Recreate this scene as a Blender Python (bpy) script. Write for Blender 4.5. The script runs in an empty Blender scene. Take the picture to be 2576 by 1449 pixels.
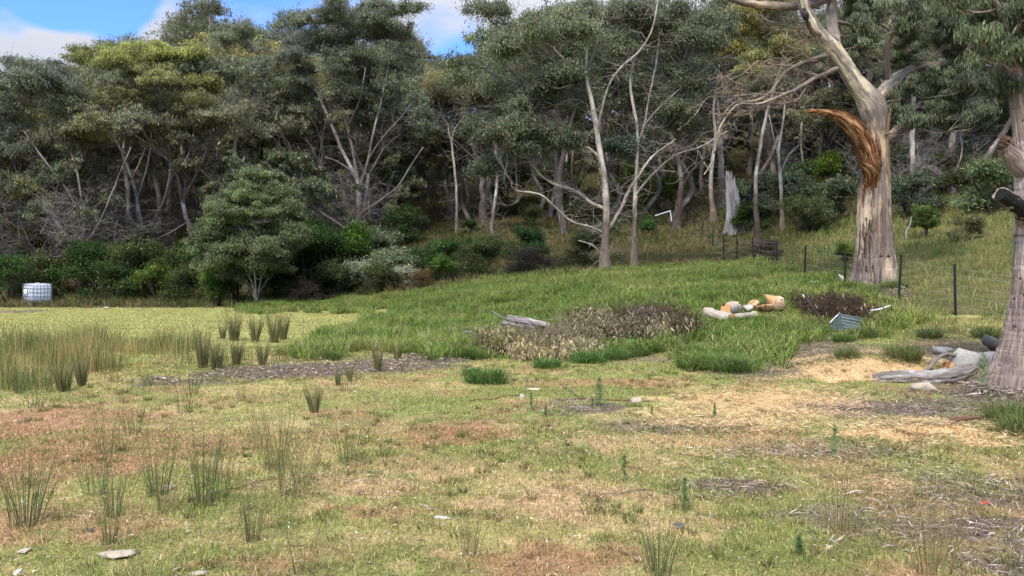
import bpy, math
import numpy as np
from mathutils import Vector

# ------------------------------------------------------------------ camera, sky, sun, exposure
SC = bpy.context.scene
F = 2022.0            # focal length in units of a 2576-wide picture
HZ = 700.0            # horizon row in that picture
CAMZ = 1.6
cam = bpy.data.cameras.new("camera"); camo = bpy.data.objects.new("camera", cam)
SC.collection.objects.link(camo); SC.camera = camo
camo.location = (0, 0, CAMZ); camo.rotation_euler = (math.radians(90), 0, 0)
cam.sensor_width = 36.0; cam.lens = 36.0 * F / 2576.0
cam.shift_y = -(724.5 - HZ) / 2576.0
cam.clip_start = 0.05; cam.clip_end = 4000

SUN_EL, SUN_AZ = 48.0, 200.0      # azimuth clockwise from +Y
W = bpy.data.worlds.new("World"); SC.world = W; W.use_nodes = True
nt = W.node_tree; nt.nodes.clear()
def N(nt, t, **k):
    n = nt.nodes.new(t)
    for a, b in k.items():
        if a in n.inputs.keys(): n.inputs[a].default_value = b
        else: setattr(n, a, b)
    return n
def L(nt, a, b): nt.links.new(a, b)
sky = N(nt, 'ShaderNodeTexSky', sky_type='NISHITA', sun_disc=False)
sky.sun_elevation = math.radians(SUN_EL); sky.sun_rotation = math.radians(SUN_AZ)
sky.air_density = 1.0; sky.dust_density = 0.6; sky.ozone_density = 2.5
tc = N(nt, 'ShaderNodeTexCoord')
mp = N(nt, 'ShaderNodeMapping'); mp.inputs['Scale'].default_value = (1.0, 1.0, 2.6); mp.inputs['Location'].default_value = (0.35, 0.1, 0.42)
nz = N(nt, 'ShaderNodeTexNoise', Scale=2.3, Detail=8.0, Roughness=0.52)
L(nt, tc.outputs['Generated'], mp.inputs['Vector']); L(nt, mp.outputs[0], nz.inputs['Vector'])
def blob(direction, lo, hi, amt):      # a clear gap in the cloud round one compass direction
    d = N(nt, 'ShaderNodeVectorMath', operation='DOT_PRODUCT'); L(nt, tc.outputs['Generated'], d.inputs[0])
    d.inputs[1].default_value = Vector(direction).normalized()
    m = N(nt, 'ShaderNodeMapRange', interpolation_type='SMOOTHSTEP')
    m.inputs[1].default_value = lo; m.inputs[2].default_value = hi; m.inputs[3].default_value = 0; m.inputs[4].default_value = amt
    L(nt, d.outputs['Value'], m.inputs[0]); return m.outputs[0]
def skydir(px, py): return ((px - 1288) / F, 1.0, (HZ - py) / F)
acc = nz.outputs['Fac']
for d, lo, hi, amt in ((skydir(0, -70), 0.9955, 0.9992, -0.34), (skydir(210, -60), 0.9965, 0.9992, -0.34), (skydir(-20, 110), 0.996, 0.9995, 0.12), (skydir(190, 85), 0.9985, 0.9998, 0.12), (skydir(1130, 85), 0.9985, 0.9998, -0.13),
                       (skydir(80, 125), 0.997, 0.9997, 0.16), (skydir(1090, 20), 0.998, 0.9998, 0.05)):
    ad = N(nt, 'ShaderNodeMath', operation='ADD'); L(nt, acc, ad.inputs[0]); L(nt, blob(d, lo, hi, amt), ad.inputs[1]); acc = ad.outputs[0]
cr = N(nt, 'ShaderNodeMapRange', interpolation_type='SMOOTHSTEP'); L(nt, acc, cr.inputs[0])
cr.inputs[1].default_value = 0.40; cr.inputs[2].default_value = 0.56
nz2 = N(nt, 'ShaderNodeTexNoise', Scale=5.0, Detail=6.0); L(nt, mp.outputs[0], nz2.inputs['Vector'])
ccol = N(nt, 'ShaderNodeMix', data_type='RGBA'); L(nt, nz2.outputs['Fac'], ccol.inputs['Factor'])
ccol.inputs[6].default_value = (5.2, 5.5, 6.7, 1); ccol.inputs[7].default_value = (8.5, 8.7, 9.3, 1)
mixc = N(nt, 'ShaderNodeMix', data_type='RGBA'); L(nt, cr.outputs[0], mixc.inputs['Factor'])
skm = N(nt, 'ShaderNodeMix', data_type='RGBA', blend_type='MULTIPLY'); skm.inputs['Factor'].default_value = 1; skm.inputs[7].default_value = (.75, 1.12, 1.75, 1)
L(nt, sky.outputs[0], skm.inputs[6]); L(nt, skm.outputs[2], mixc.inputs[6]); sx = N(nt, 'ShaderNodeSeparateXYZ'); L(nt, tc.outputs['Generated'], sx.inputs[0])
zr = N(nt, 'ShaderNodeMapRange'); L(nt, sx.outputs['Z'], zr.inputs[0]); zr.inputs[1].default_value = .30; zr.inputs[2].default_value = .75; zr.inputs[3].default_value = .60; zr.inputs[4].default_value = 1.75   # cloud overhead, out of view, brightened to raise the ambient light
zs = N(nt, 'ShaderNodeVectorMath', operation='SCALE'); L(nt, ccol.outputs[2], zs.inputs[0]); L(nt, zr.outputs[0], zs.inputs['Scale']); L(nt, zs.outputs[0], mixc.inputs[7])
bg = N(nt, 'ShaderNodeBackground', Strength=0.095); L(nt, mixc.outputs[2], bg.inputs['Color'])
wo = N(nt, 'ShaderNodeOutputWorld'); L(nt, bg.outputs[0], wo.inputs[0])
sl = bpy.data.lights.new("sun", 'SUN'); sl.energy = 2.2; sl.angle = math.radians(10); sl.color = (1.0, 0.95, 0.87)
so = bpy.data.objects.new("sun", sl); SC.collection.objects.link(so)
el, az = math.radians(SUN_EL), math.radians(SUN_AZ)
sd = Vector((math.sin(az) * math.cos(el), math.cos(az) * math.cos(el), math.sin(el)))
so.rotation_euler = sd.to_track_quat('Z', 'Y').to_euler()
SC.view_settings.view_transform = 'Standard'; SC.view_settings.look = 'None'
SC.view_settings.exposure = 0.95; SC.view_settings.gamma = 1.0
SC.cycles.max_bounces = 5; SC.cycles.diffuse_bounces = 3; SC.cycles.glossy_bounces = 1; SC.cycles.transmission_bounces = 3
SC.cycles.transparent_max_bounces = 4

# ------------------------------------------------------------------ numeric helpers
def rng(s): return np.random.default_rng(s)
def _h(i, j, s):
    n = (i.astype(np.int64) * 374761393 + j.astype(np.int64) * 668265263 + s * 1442695041) & 0xffffffff
    n = ((n ^ (n >> 13)) * 1274126177) & 0xffffffff
    return ((n ^ (n >> 16)) & 0xffff) / 65535.0
def vn(x, y, s=0):
    x = np.asarray(x, float); y = np.asarray(y, float)
    i = np.floor(x); j = np.floor(y); u = x - i; v = y - j
    u = u * u * (3 - 2 * u); v = v * v * (3 - 2 * v)
    a, b, c, d = _h(i, j, s), _h(i + 1, j, s), _h(i, j + 1, s), _h(i + 1, j + 1, s)
    return (a * (1 - u) + b * u) * (1 - v) + (c * (1 - u) + d * u) * v
def fbm(x, y, s=0, o=4):
    t = 0; a = 1; w = 0
    for k in range(o):
        t = t + a * vn(x * 2 ** k + 17 * k, y * 2 ** k - 9 * k, s + k); w += a; a *= .55
    return t / w
def sst(x, a, b):
    t = np.clip((x - a) / (b - a), 0, 1); return t * t * (3 - 2 * t)
def softp(x, k): return k * np.logaddexp(0, x / k)
def nrm(v): return v / np.maximum(np.linalg.norm(v, axis=-1, keepdims=True), 1e-9)

def ground(X, Y):
    X = np.asarray(X, float); Y = np.asarray(Y, float)
    yb = np.interp(X, [-40, -20, -14, -7, -3, 3.5, 11, 30], [46, 45, 44, 37, 28, 15, 12.5, 9])
    bank = 3.2 * np.tanh(softp(Y - yb, 1.2) * 0.098 / 3.2)
    hill = 0.165 * softp(Y - 46, 3) + 0.12 * softp(Y - 85, 8) - 0.285 * softp(Y - 172, 8)
    side = 0.2 * softp(X - 12.5, 1.5) * sst(Y, 12, 26)
    side = np.where(side > 6, 6 + (side - 6) * .5, side)
    far = sst(Y, 30, 60)
    rough = (fbm(X * .5, Y * .5, 3) - .5) * (.10 + .5 * far) + (fbm(X * 2.1, Y * 2.1, 8, 3) - .5) * .05
    dirt = np.exp(-((Y - (15.2 + .35 * (X + 3))) / .5) ** 2) * np.exp(-((X + 2.5) / 3.0) ** 2)
    md = lambda cx, cy, rx, ry, a: a * np.exp(-((X - cx) / rx) ** 2 - ((Y - cy) / ry) ** 2)
    m = md(5.9, 13.2, 1.2, .7, .30) + md(4.2, 8.35, .8, .35, .07) + dirt * .10 * fbm(X * 4, Y * 4, 21)
    near = sst(np.hypot(X, Y), 1.5, 5)
    back = np.where(Y > 0, 1, 0)
    return (bank + hill + side) * back + rough * near + m
def pix(X, Y, Z): return 1288 + F * X / Y, HZ + F * (CAMZ - Z) / Y
_ys = np.geomspace(3.2, 260, 2600)
def hit(px, py):
    X = (px - 1288) / F * _ys; r = HZ + F * (CAMZ - ground(X, _ys)) / _ys
    k = np.argmax(r <= py); k = k if r[k] <= py else len(_ys) - 1
    return np.array([X[k], _ys[k], float(ground(X[k], _ys[k]))])
def gpt(px, Y):
    X = (px - 1288) / F * Y; return np.array([X, Y, float(ground(X, Y))])
def pt(px, py, Y): return np.array([(px - 1288) / F * Y, Y, CAMZ + (HZ - py) / F * Y])
def setY(P, Y):      # slide a traced line to another distance along its own sight lines
    k = Y / P[:, 1]; return np.stack([P[:, 0] * k, P[:, 1] * k, CAMZ + (P[:, 2] - CAMZ) * k], 1)
def inpoly(x, y, P):
    P = np.array(P, float); c = np.zeros(np.shape(x), bool); j = len(P) - 1
    for i in range(len(P)):
        a, b = P[i], P[j]
        k = (a[1] > y) != (b[1] > y)
        c ^= k & (x < (b[0] - a[0]) * (y - a[1]) / (b[1] - a[1] + 1e-12) + a[0]); j = i
    return c

# ------------------------------------------------------------------ mesh collector
class Geo:
    def __init__(s): s.V = []; s.Q = []; s.T = []; s.qc = []; s.tc = []; s.B = []; s.n = 0
    def add(s, V, Q=None, T=None, col=(1, 1, 1), B=None, tcol=None):
        V = np.asarray(V, np.float32).reshape(-1, 3)
        s.V.append(V); s.B.append(np.zeros_like(V) if B is None else np.asarray(B, np.float32).reshape(-1, 3))
        for X_, li, lc, cc in ((Q, s.Q, s.qc, col), (T, s.T, s.tc, col if tcol is None else tcol)):
            if X_ is not None and len(X_):
                X_ = np.asarray(X_, np.int32); li.append(X_ + s.n)
                lc.append(np.broadcast_to(np.asarray(cc, np.float32), (len(X_), 3)))
        s.n += len(V); return s
    def build(s, name, mat, parent=None, smooth=False, loc=None):
        me = bpy.data.meshes.new(name)
        V = np.concatenate(s.V); Q = np.concatenate(s.Q) if s.Q else np.zeros((0, 4), np.int32)
        T = np.concatenate(s.T) if s.T else np.zeros((0, 3), np.int32)
        C = np.concatenate(s.qc + s.tc); B = np.concatenate(s.B)
        if loc is not None: V = V - np.asarray(loc, np.float32)
        me.vertices.add(len(V)); me.vertices.foreach_set('co', V.ravel())
        li = np.concatenate([Q.ravel(), T.ravel()]); me.loops.add(len(li)); me.loops.foreach_set('vertex_index', li)
        ls = np.concatenate([np.arange(len(Q)) * 4, len(Q) * 4 + np.arange(len(T)) * 3]).astype(np.int32)
        me.polygons.add(len(ls)); me.polygons.foreach_set('loop_start', ls)
        if smooth: me.polygons.foreach_set('use_smooth', np.ones(len(ls), bool))
        me.update(calc_edges=True)
        a = me.attributes.new('col', 'FLOAT_VECTOR', 'FACE'); a.data.foreach_set('vector', np.ascontiguousarray(C).ravel())
        if np.any(B):
            b = me.attributes.new('buv', 'FLOAT_VECTOR', 'POINT'); b.data.foreach_set('vector', B.ravel())
        me.materials.append(mat)
        o = bpy.data.objects.new(name, me); SC.collection.objects.link(o)
        if parent is not None: o.parent = parent
        if loc is not None: o.location = loc
        return o

def tubes(g, P, R, S=6, col=(1, 1, 1), mod=None, cap=False, capcol=None):
    P = np.asarray(P, float); R = np.asarray(R, float)
    if P.ndim == 2: P = P[None]; R = R[None]
    n, K, _ = P.shape
    T = nrm(np.gradient(P, axis=1)); md = nrm(P[:, -1] - P[:, 0])
    ref = np.where(np.abs(md[:, 2:3]) > .8, np.array([[1., 0, 0]]), np.array([[0, 0, 1.]]))
    a = nrm(ref[:, None, :] - (T * ref[:, None, :]).sum(-1, keepdims=True) * T); b = np.cross(T, a)
    th = np.linspace(0, 2 * np.pi, S, endpoint=False); c, s_ = np.cos(th), np.sin(th)
    rr = R[:, :, None] * (1 if mod is None else mod)
    rr = np.broadcast_to(rr, (n, K, S))
    V = P[:, :, None] + rr[..., None] * (a[:, :, None] * c[:, None] + b[:, :, None] * s_[:, None])
    le = np.concatenate([np.zeros((n, 1)), np.cumsum(np.linalg.norm(np.diff(P, axis=1), axis=-1), 1)], 1)
    le = le + np.arange(n)[:, None] * 3.7
    r0 = np.broadcast_to(R.mean(1)[:, None], (n, K))
    B = np.stack([r0[..., None] * c, r0[..., None] * s_, np.broadcast_to(le[..., None], (n, K, S))], -1)
    i = np.arange(K - 1)[:, None]; j = np.arange(S)[None]
    q = np.stack([i * S + j, i * S + (j + 1) % S, (i + 1) * S + (j + 1) % S, (i + 1) * S + j], -1).reshape(-1, 4)
    Q = (q[None] + (np.arange(n) * K * S)[:, None, None]).reshape(-1, 4)
    col = np.asarray(col, float)
    if col.ndim == 2: col = np.repeat(col, S if (n == 1 and len(col) == K - 1) else (K - 1) * S, 0)
    g.add(V, Q, col=col, B=B)
    if cap:
        for k in (0, K - 1):
            for m in range(n):
                ring = V[m, k]; ctr = ring.mean(0)[None]
                tri = np.array([[S, (t + 1) % S, t] if k == 0 else [S, t, (t + 1) % S] for t in range(S)])
                g.add(np.concatenate([ring, ctr]), T=tri, col=capcol if capcol is not None else (1, 1, 1))
    return V

def resample(pts, K):
    pts = np.asarray(pts, float)
    if len(pts) > 2:   # catmull-rom
        out = []; e = np.vstack([2 * pts[0] - pts[1], pts, 2 * pts[-1] - pts[-2]])
        for i in range(1, len(e) - 2):
            t = np.linspace(0, 1, 8, endpoint=False)[:, None]
            p0, p1, p2, p3 = e[i - 1], e[i], e[i + 1], e[i + 2]
            out.append(.5 * (2 * p1 + (p2 - p0) * t + (2 * p0 - 5 * p1 + 4 * p2 - p3) * t ** 2 + (3 * p1 - p0 - 3 * p2 + p3) * t ** 3))
        pts = np.vstack(out + [pts[-1:]])
    d = np.concatenate([[0], np.cumsum(np.linalg.norm(np.diff(pts[:, :3], axis=0), axis=1))])
    t = np.linspace(0, d[-1], K)
    return np.stack([np.interp(t, d, pts[:, k]) for k in range(pts.shape[1])], 1)

def leaves(g, C, D, ln, wd, col, r, flat=.5):
    """diamond leaves: centre, hanging direction, length, width, colour per leaf"""
    n = len(C); D = nrm(D); side = nrm(np.cross(D, r.normal(size=(n, 3))))
    a = D * (np.asarray(ln).reshape(-1, 1) * .5); b = side * (np.asarray(wd).reshape(-1, 1) * .5)
    nn = np.cross(D, side) * (np.asarray(wd).reshape(-1, 1) * .25)
    V = np.stack([C - a, C - a * .1 + b + nn, C + a, C - a * .1 - b + nn], 1)
    g.add(V, np.arange(4 * n).reshape(n, 4), col=col)

def blades(g, P, H, wd, lean, col, r, az=None, bend=1.0):
    n = len(P); az = r.uniform(0, 2 * np.pi, n) if az is None else az
    d = np.stack([np.cos(az), np.sin(az), np.zeros(n)], 1)
    fa = r.uniform(0, 2 * np.pi, n); s_ = np.stack([np.cos(fa), np.sin(fa), np.zeros(n)], 1)
    H = np.asarray(H).reshape(-1, 1); lean = np.asarray(lean).reshape(-1, 1); w = np.asarray(wd).reshape(-1, 1) * .5
    up = np.array([[0, 0, 1.]])
    m = P + up * H * .55 * np.sqrt(np.clip(1 - (lean * .5) ** 2, .05, 1)) + d * H * lean * .30
    t = P + up * H * np.clip(1 - lean * bend * .62, .05, 1) + d * H * lean * .95
    V = np.stack([P - s_ * w, P + s_ * w, m + s_ * w * .8, m - s_ * w * .8, t], 1)
    b = (np.arange(n) * 5)[:, None]
    g.add(V, b + np.array([[0, 1, 2, 3]]), b + np.array([[3, 2, 4]]), col=col)

# ------------------------------------------------------------------ materials
def mat_new(name):
    m = bpy.data.materials.new(name); m.use_nodes = True; m.node_tree.nodes.clear(); return m, m.node_tree
def out(nt, sh): o = N(nt, 'ShaderNodeOutputMaterial'); L(nt, sh, o.inputs[0])
def mat_leaf(name, trans=.28, rough=.55, spec=.25):
    m, t = mat_new(name)
    at = N(t, 'ShaderNodeAttribute', attribute_name='col'); oi = N(t, 'ShaderNodeObjectInfo')
    mx = N(t, 'ShaderNodeMix', data_type='RGBA', blend_type='MULTIPLY'); mx.inputs['Factor'].default_value = 1
    L(t, at.outputs['Color'], mx.inputs[6]); L(t, oi.outputs['Color'], mx.inputs[7])
    p = N(t, 'ShaderNodeBsdfPrincipled', Roughness=rough); p.inputs['Specular IOR Level'].default_value = spec
    L(t, mx.outputs[2], p.inputs['Base Color'])
    tr = N(t, 'ShaderNodeBsdfTranslucent'); L(t, mx.outputs[2], tr.inputs['Color'])
    ms = N(t, 'ShaderNodeMixShader', Fac=trans); L(t, p.outputs[0], ms.inputs[1]); L(t, tr.outputs[0], ms.inputs[2])
    out(t, ms.outputs[0]); return m
def mat_bark(name, cols, scale=9.0, stretch=.09, bump=.5, rough=.9, patch=1.6):
    """cols: dark, mid, light. Streaks run along the limb (attribute buv)."""
    m, t = mat_new(name)
    at = N(t, 'ShaderNodeAttribute', attribute_name='buv'); oi = N(t, 'ShaderNodeObjectInfo')
    mp = N(t, 'ShaderNodeMapping'); mp.inputs['Scale'].default_value = (1, 1, stretch); L(t, at.outputs['Vector'], mp.inputs['Vector'])
    n1 = N(t, 'ShaderNodeTexNoise', Scale=scale, Detail=7.0, Roughness=.65); L(t, mp.outputs[0], n1.inputs['Vector'])
    mp2 = N(t, 'ShaderNodeMapping'); mp2.inputs['Scale'].default_value = (1, 1, .3); L(t, at.outputs['Vector'], mp2.inputs['Vector'])
    n2 = N(t, 'ShaderNodeTexNoise', Scale=patch, Detail=4.0, Roughness=.6); L(t, mp2.outputs[0], n2.inputs['Vector'])
    r1 = N(t, 'ShaderNodeValToRGB'); L(t, n1.outputs['Fac'], r1.inputs[0])
    e = r1.color_ramp.elements; e[0].position = .33; e[0].color = (*cols[0], 1); e[1].position = .66; e[1].color = (*cols[1], 1)
    r2 = N(t, 'ShaderNodeMapRange', interpolation_type='SMOOTHSTEP'); L(t, n2.outputs['Fac'], r2.inputs[0])
    r2.inputs[1].default_value = .47; r2.inputs[2].default_value = .60
    mx = N(t, 'ShaderNodeMix', data_type='RGBA'); L(t, r2.outputs[0], mx.inputs['Factor']); L(t, r1.outputs[0], mx.inputs[6])
    r3 = N(t, 'ShaderNodeMix', data_type='RGBA'); L(t, n1.outputs['Fac'], r3.inputs['Factor'])
    r3.inputs[6].default_value = (*[c * .6 for c in cols[2]], 1); r3.inputs[7].default_value = (*[min(1, c * 1.3) for c in cols[2]], 1)
    L(t, r3.outputs[2], mx.inputs[7])
    ac = N(t, 'ShaderNodeAttribute', attribute_name='col')
    m2 = N(t, 'ShaderNodeMix', data_type='RGBA', blend_type='MULTIPLY'); m2.inputs['Factor'].default_value = 1
    L(t, mx.outputs[2], m2.inputs[6]); L(t, ac.outputs['Color'], m2.inputs[7])
    m3 = N(t, 'ShaderNodeMix', data_type='RGBA', blend_type='MULTIPLY'); m3.inputs['Factor'].default_value = 1
    L(t, m2.outputs[2], m3.inputs[6]); L(t, oi.outputs['Color'], m3.inputs[7])
    p = N(t, 'ShaderNodeBsdfPrincipled', Roughness=rough); p.inputs['Specular IOR Level'].default_value = .15
    L(t, m3.outputs[2], p.inputs['Base Color'])
    if bump:
        bp = N(t, 'ShaderNodeBump', Strength=bump, Distance=.03); L(t, n1.outputs['Fac'], bp.inputs['Height']); L(t, bp.outputs[0], p.inputs['Normal'])
    out(t, p.outputs[0]); return m
def mat_plain(name, col, rough=.7, var=.35, scale=12., metallic=0., usecol=False, bump=.2):
    m, t = mat_new(name)
    tcn = N(t, 'ShaderNodeTexCoord'); n1 = N(t, 'ShaderNodeTexNoise', Scale=scale, Detail=6.0, Roughness=.6); L(t, tcn.outputs['Object'], n1.inputs['Vector'])
    mx = N(t, 'ShaderNodeMix', data_type='RGBA'); L(t, n1.outputs['Fac'], mx.inputs['Factor'])
    mx.inputs[6].default_value = (*[c * (1 - var) for c in col], 1); mx.inputs[7].default_value = (*[min(1, c * (1 + var)) for c in col], 1)
    ac = N(t, 'ShaderNodeAttribute', attribute_name='col')
    m2 = N(t, 'ShaderNodeMix', data_type='RGBA', blend_type='MULTIPLY'); m2.inputs['Factor'].default_value = 1
    L(t, mx.outputs[2], m2.inputs[6]); L(t, ac.outputs['Color'], m2.inputs[7])
    p = N(t, 'ShaderNodeBsdfPrincipled', Roughness=rough, Metallic=metallic); p.inputs['Specular IOR Level'].default_value = .3
    L(t, m2.outputs[2], p.inputs['Base Color'])
    bp = N(t, 'ShaderNodeBump', Strength=bump, Distance=.02); L(t, n1.outputs['Fac'], bp.inputs['Height']); L(t, bp.outputs[0], p.inputs['Normal'])
    out(t, p.outputs[0]); return m
LEAF = mat_leaf('gum_leaf', .36, .5, .3); GRASS = mat_leaf('grass_blade', .3, .6, .15); DRY = mat_leaf('dry_leaf', .15, .7, .15)
BK_GREY = mat_bark('bark_grey', ((.07, .058, .05), (.19, .165, .145), (.36, .33, .295)), 34)
BK_PALE = mat_bark('bark_pale', ((.17, .14, .11), (.41, .365, .31), (.60, .55, .47)), 24, patch=2.0)
BK_BIG = mat_bark('bark_big', ((.085, .062, .05), (.27, .215, .175), (.52, .40, .27)), 26, .05, 1.0, patch=2.2)
BK_EDGE = mat_bark('bark_edge', ((.12, .085, .07), (.38, .295, .25), (.52, .43, .37)), 42, .06, 1.2, patch=2.0)
BK_DEAD = mat_bark('bark_dead', ((.13, .11, .10), (.29, .26, .24), (.44, .41, .38)), 30, bump=.4)
BK_DARK = mat_bark('bark_dark', ((.035, .026, .022), (.10, .078, .065), (.17, .145, .125)), 30)
HEART = mat_bark('heartwood', ((.04, .018, .010), (.25, .105, .042), (.46, .27, .13)), 30, .06, 1.0, patch=5)
CUT = mat_bark('cut_wood', ((.42, .20, .07), (.66, .38, .16), (.70, .48, .26)), 30, .3, .3)
BURNT = mat_plain('charcoal', (.009, .0085, .008), .9, .5, 30, bump=.6)
WOODG = mat_bark('weathered_wood', ((.09, .07, .06), (.33, .29, .255), (.50, .46, .42)), 46, .04, 1.0, patch=4)

def put(name, label, cat, loc=(0, 0, 0), rz=0, group=None):
    o = bpy.data.objects.new(name, None); SC.collection.objects.link(o); o.empty_display_size = .2
    o.location = [float(v) for v in loc]; o.rotation_euler = (0, 0, rz); o['label'] = label; o['category'] = cat
    if group: o['group'] = group
    return o
def tag(o, label, cat, group=None, kind=None):
    o['label'] = label; o['category'] = cat
    if group: o['group'] = group
    if kind: o['kind'] = kind
    return o
def dup(root, loc, rz, sc=1., label=None, tint=None):
    r = root.copy(); SC.collection.objects.link(r); r.location = [float(v) for v in loc]; r.rotation_euler = (0, 0, rz)
    r.scale = (sc, sc, sc) if np.isscalar(sc) else sc
    if label: r['label'] = label
    for ch in root.children:
        c = ch.copy(); SC.collection.objects.link(c); c.parent = r
        if tint is not None: c.color = tint.get(ch.name.split('.')[0], (1, 1, 1, 1))
        for gch in ch.children:
            d = gch.copy(); SC.collection.objects.link(d); d.parent = c
    return r
# ------------------------------------------------------------------ the ground and its colours
C_GREEN = np.array([.235, .255, .072]); C_YEL = np.array([.370, .350, .115]); C_TAN = np.array([.560, .390, .200])
C_RED = np.array([.430, .235, .130]); C_SOIL = np.array([.190, .145, .115]); C_STRAW = np.array([.780, .540, .280])
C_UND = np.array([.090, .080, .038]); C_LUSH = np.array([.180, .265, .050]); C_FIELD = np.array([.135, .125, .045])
PATCH = [  # x, row, half width, half height (of a 2576 px picture, turned into metres on the ground), colour, strength
    (130, 1060, 280, 45, C_RED, .75), (60, 1190, 260, 70, C_RED, .7), (330, 1130, 260, 50, C_RED, .5), (1130, 1082, 170, 30, C_RED, .85),
    (1500, 965, 240, 12, C_RED, .6), (900, 1050, 90, 18, C_RED, .5), (150, 1330, 260, 40, C_RED, .45), (1450, 1405, 220, 35, C_RED, .7),
    (1000, 1310, 230, 20, C_RED, .6), (700, 1445, 200, 14, C_RED, .5), (2250, 1430, 200, 30, C_RED, .55), (600, 1010, 120, 14, C_RED, .35),
    (1390, 1262, 190, 42, C_TAN, .95), (880, 1225, 230, 32, C_TAN, .8), (1080, 1165, 200, 26, C_TAN, .7), (1490, 1122, 110, 20, C_TAN, .9),
    (1700, 1110, 200, 20, C_TAN, .6), (700, 1090, 200, 26, C_TAN, .4), (560, 1170, 150, 20, C_TAN, .4), (1600, 1310, 200, 20, C_TAN, .6), (800, 1290, 120, 20, C_TAN, .4),
    (200, 1392, 230, 26, C_GREEN, .5), (1050, 1430, 240, 25, C_GREEN, .75), (1980, 1385, 330, 50, C_GREEN, .8), (1300, 1150, 200, 15, C_GREEN, .6),
    (1400, 985, 260, 20, C_GREEN, .55), (900, 1005, 300, 22, C_GREEN, .45), (500, 1060, 250, 14, C_GREEN, .35), (1750, 1180, 200, 18, C_GREEN, .5),
    (700, 1330, 120, 24, C_GREEN, .6), (560, 1290, 90, 20, C_GREEN, .5), (1950, 1060, 180, 14, C_GREEN, .4), (2000, 1250, 200, 20, C_GREEN, .4), (1100, 1280, 60, 12, C_GREEN, .7),
    (2150, 930, 190, 26, C_STRAW, 1.), (1960, 1015, 230, 26, C_STRAW, .75), (2290, 1088, 180, 20, C_STRAW, 1.), (2500, 1110, 120, 20, C_STRAW, .6), (1900, 1050, 200, 18, C_STRAW, .4), (2330, 868, 60, 6, C_STRAW, .7),
    (2260, 1030, 190, 26, C_SOIL, .95), (2480, 1000, 120, 40, C_SOIL, .8), (1440, 1030, 70, 14, C_SOIL, .9), (1700, 1075, 170, 12, C_SOIL, .6),
    (1830, 1232, 130, 16, C_SOIL, .85), (2400, 1330, 240, 34, C_SOIL, .75), (2500, 1260, 200, 20, C_SOIL, .6), (2520, 1400, 120, 30, C_SOIL, .8), (2100, 1300, 120, 18, C_SOIL, .45),
    (2060, 1140, 200, 10, C_SOIL, .35), (2050, 880, 130, 26, C_SOIL, .7), (1930, 930, 120, 14, C_SOIL, .6), (2400, 880, 120, 25, C_SOIL, .6), (1650, 905, 160, 10, C_SOIL, .5),
    (700, 940, 190, 13, C_SOIL, 1.), (900, 922, 230, 17, C_SOIL, 1.), (1080, 903, 110, 12, C_SOIL, .9), (480, 960, 150, 8, C_SOIL, .7), (2090, 745, 60, 14, C_SOIL, .8), (1850, 640, 60, 20, C_SOIL, .8), (1210, 820, 60, 10, C_SOIL, .9), (40, 785, 60, 5, C_SOIL, .7)]
_pw = []
for x, y, rx, ry, c, s in PATCH:
    p = hit(x, y); a = hit(x, y - ry)[1]; b = hit(x, y + ry)[1]
    _pw.append((p[0], (a + b) / 2, rx / F * p[1], max((a - b) / 2, .12), c, s))
LUSH = [(720, 892), (800, 850), (900, 832), (1000, 800), (990, 782), (860, 783), (600, 780), (640, 762), (960, 752), (1180, 722), (1300, 705), (1500, 696), (1750, 672), (1880, 664), (1990, 690), (2110, 722),
        (2230, 760), (2330, 800), (2230, 850), (2060, 850), (1960, 930), (1740, 940), (1720, 885), (1600, 895), (1480, 915), (1260, 905), (1130, 905), (1000, 888), (900, 880), (800, 900)]
def lushness(X, Y, Z):
    x, y = pix(X, Y, Z); x = x + (fbm(X * .9, Y * .9, 71) - .5) * 130; y = y + (fbm(X * 1.3, Y * .9, 72) - .5) * 34 + (_h(np.floor(X * 9), np.floor(Y * 9), 5) - .5) * 16
    return inpoly(x, y, LUSH) & (Y > 3)
def gcol(X, Y, Z):
    n1 = fbm(X * .55, Y * .4, 31); n2 = fbm(X * 1.7, Y * 1.3, 41); n3 = fbm(X * 5, Y * 4, 51)
    w = sst(n1 * .6 + n2 * .4, .36, .62)[..., None]; c = C_GREEN * 1.15 * (1 - w) + (C_YEL * .85 + C_TAN * .15) * w
    w = sst(n2 * .55 + n3 * .45, .50, .66)[..., None] * .55; c = c * (1 - w) + C_TAN * w
    w = sst(fbm(X * 1.1, Y * .9, 61), .56, .7)[..., None] * .5; c = c * (1 - w) + C_RED * w
    x, y = pix(X, np.maximum(Y, .5), Z)
    fw = (sst(Y, 14, 21) * sst(-X, -2 - 4.5, 1.5))[..., None]
    c = c * (1 - fw) + (C_YEL * (.45 + .45 * n2[..., None]) + C_GREEN * .5 * (1.3 - n3[..., None])) * fw
    wx = X + (fbm(X * 1.6, Y * 1.6, 11) - .5) * 1.3 + (n3 - .5) * .3; wy = Y + (fbm(X * 1.6, Y * 1.6, 12) - .5) * 1.1 + (n3 - .5) * .3
    for px, py, rx, ry, cc, s in _pw:
        d = ((wx - px) / rx) ** 2 + ((wy - py) / ry) ** 2
        k = (1.25 * s * (1 - sst(d, .35, 1.5)) * (.45 + .8 * n3))[..., None]; k = np.clip(k, 0, 1); c = c * (1 - k) + cc * k
    lu = lushness(X, Y, Z)[..., None]; c = np.where(lu, C_LUSH * .45 + C_SOIL * .2, c)
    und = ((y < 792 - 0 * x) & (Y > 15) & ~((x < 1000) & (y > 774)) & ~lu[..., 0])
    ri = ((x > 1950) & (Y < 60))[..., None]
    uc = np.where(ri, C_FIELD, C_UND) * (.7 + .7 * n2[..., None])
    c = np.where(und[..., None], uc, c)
    return c * (.72 + .5 * n3[..., None] + .1)
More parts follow.
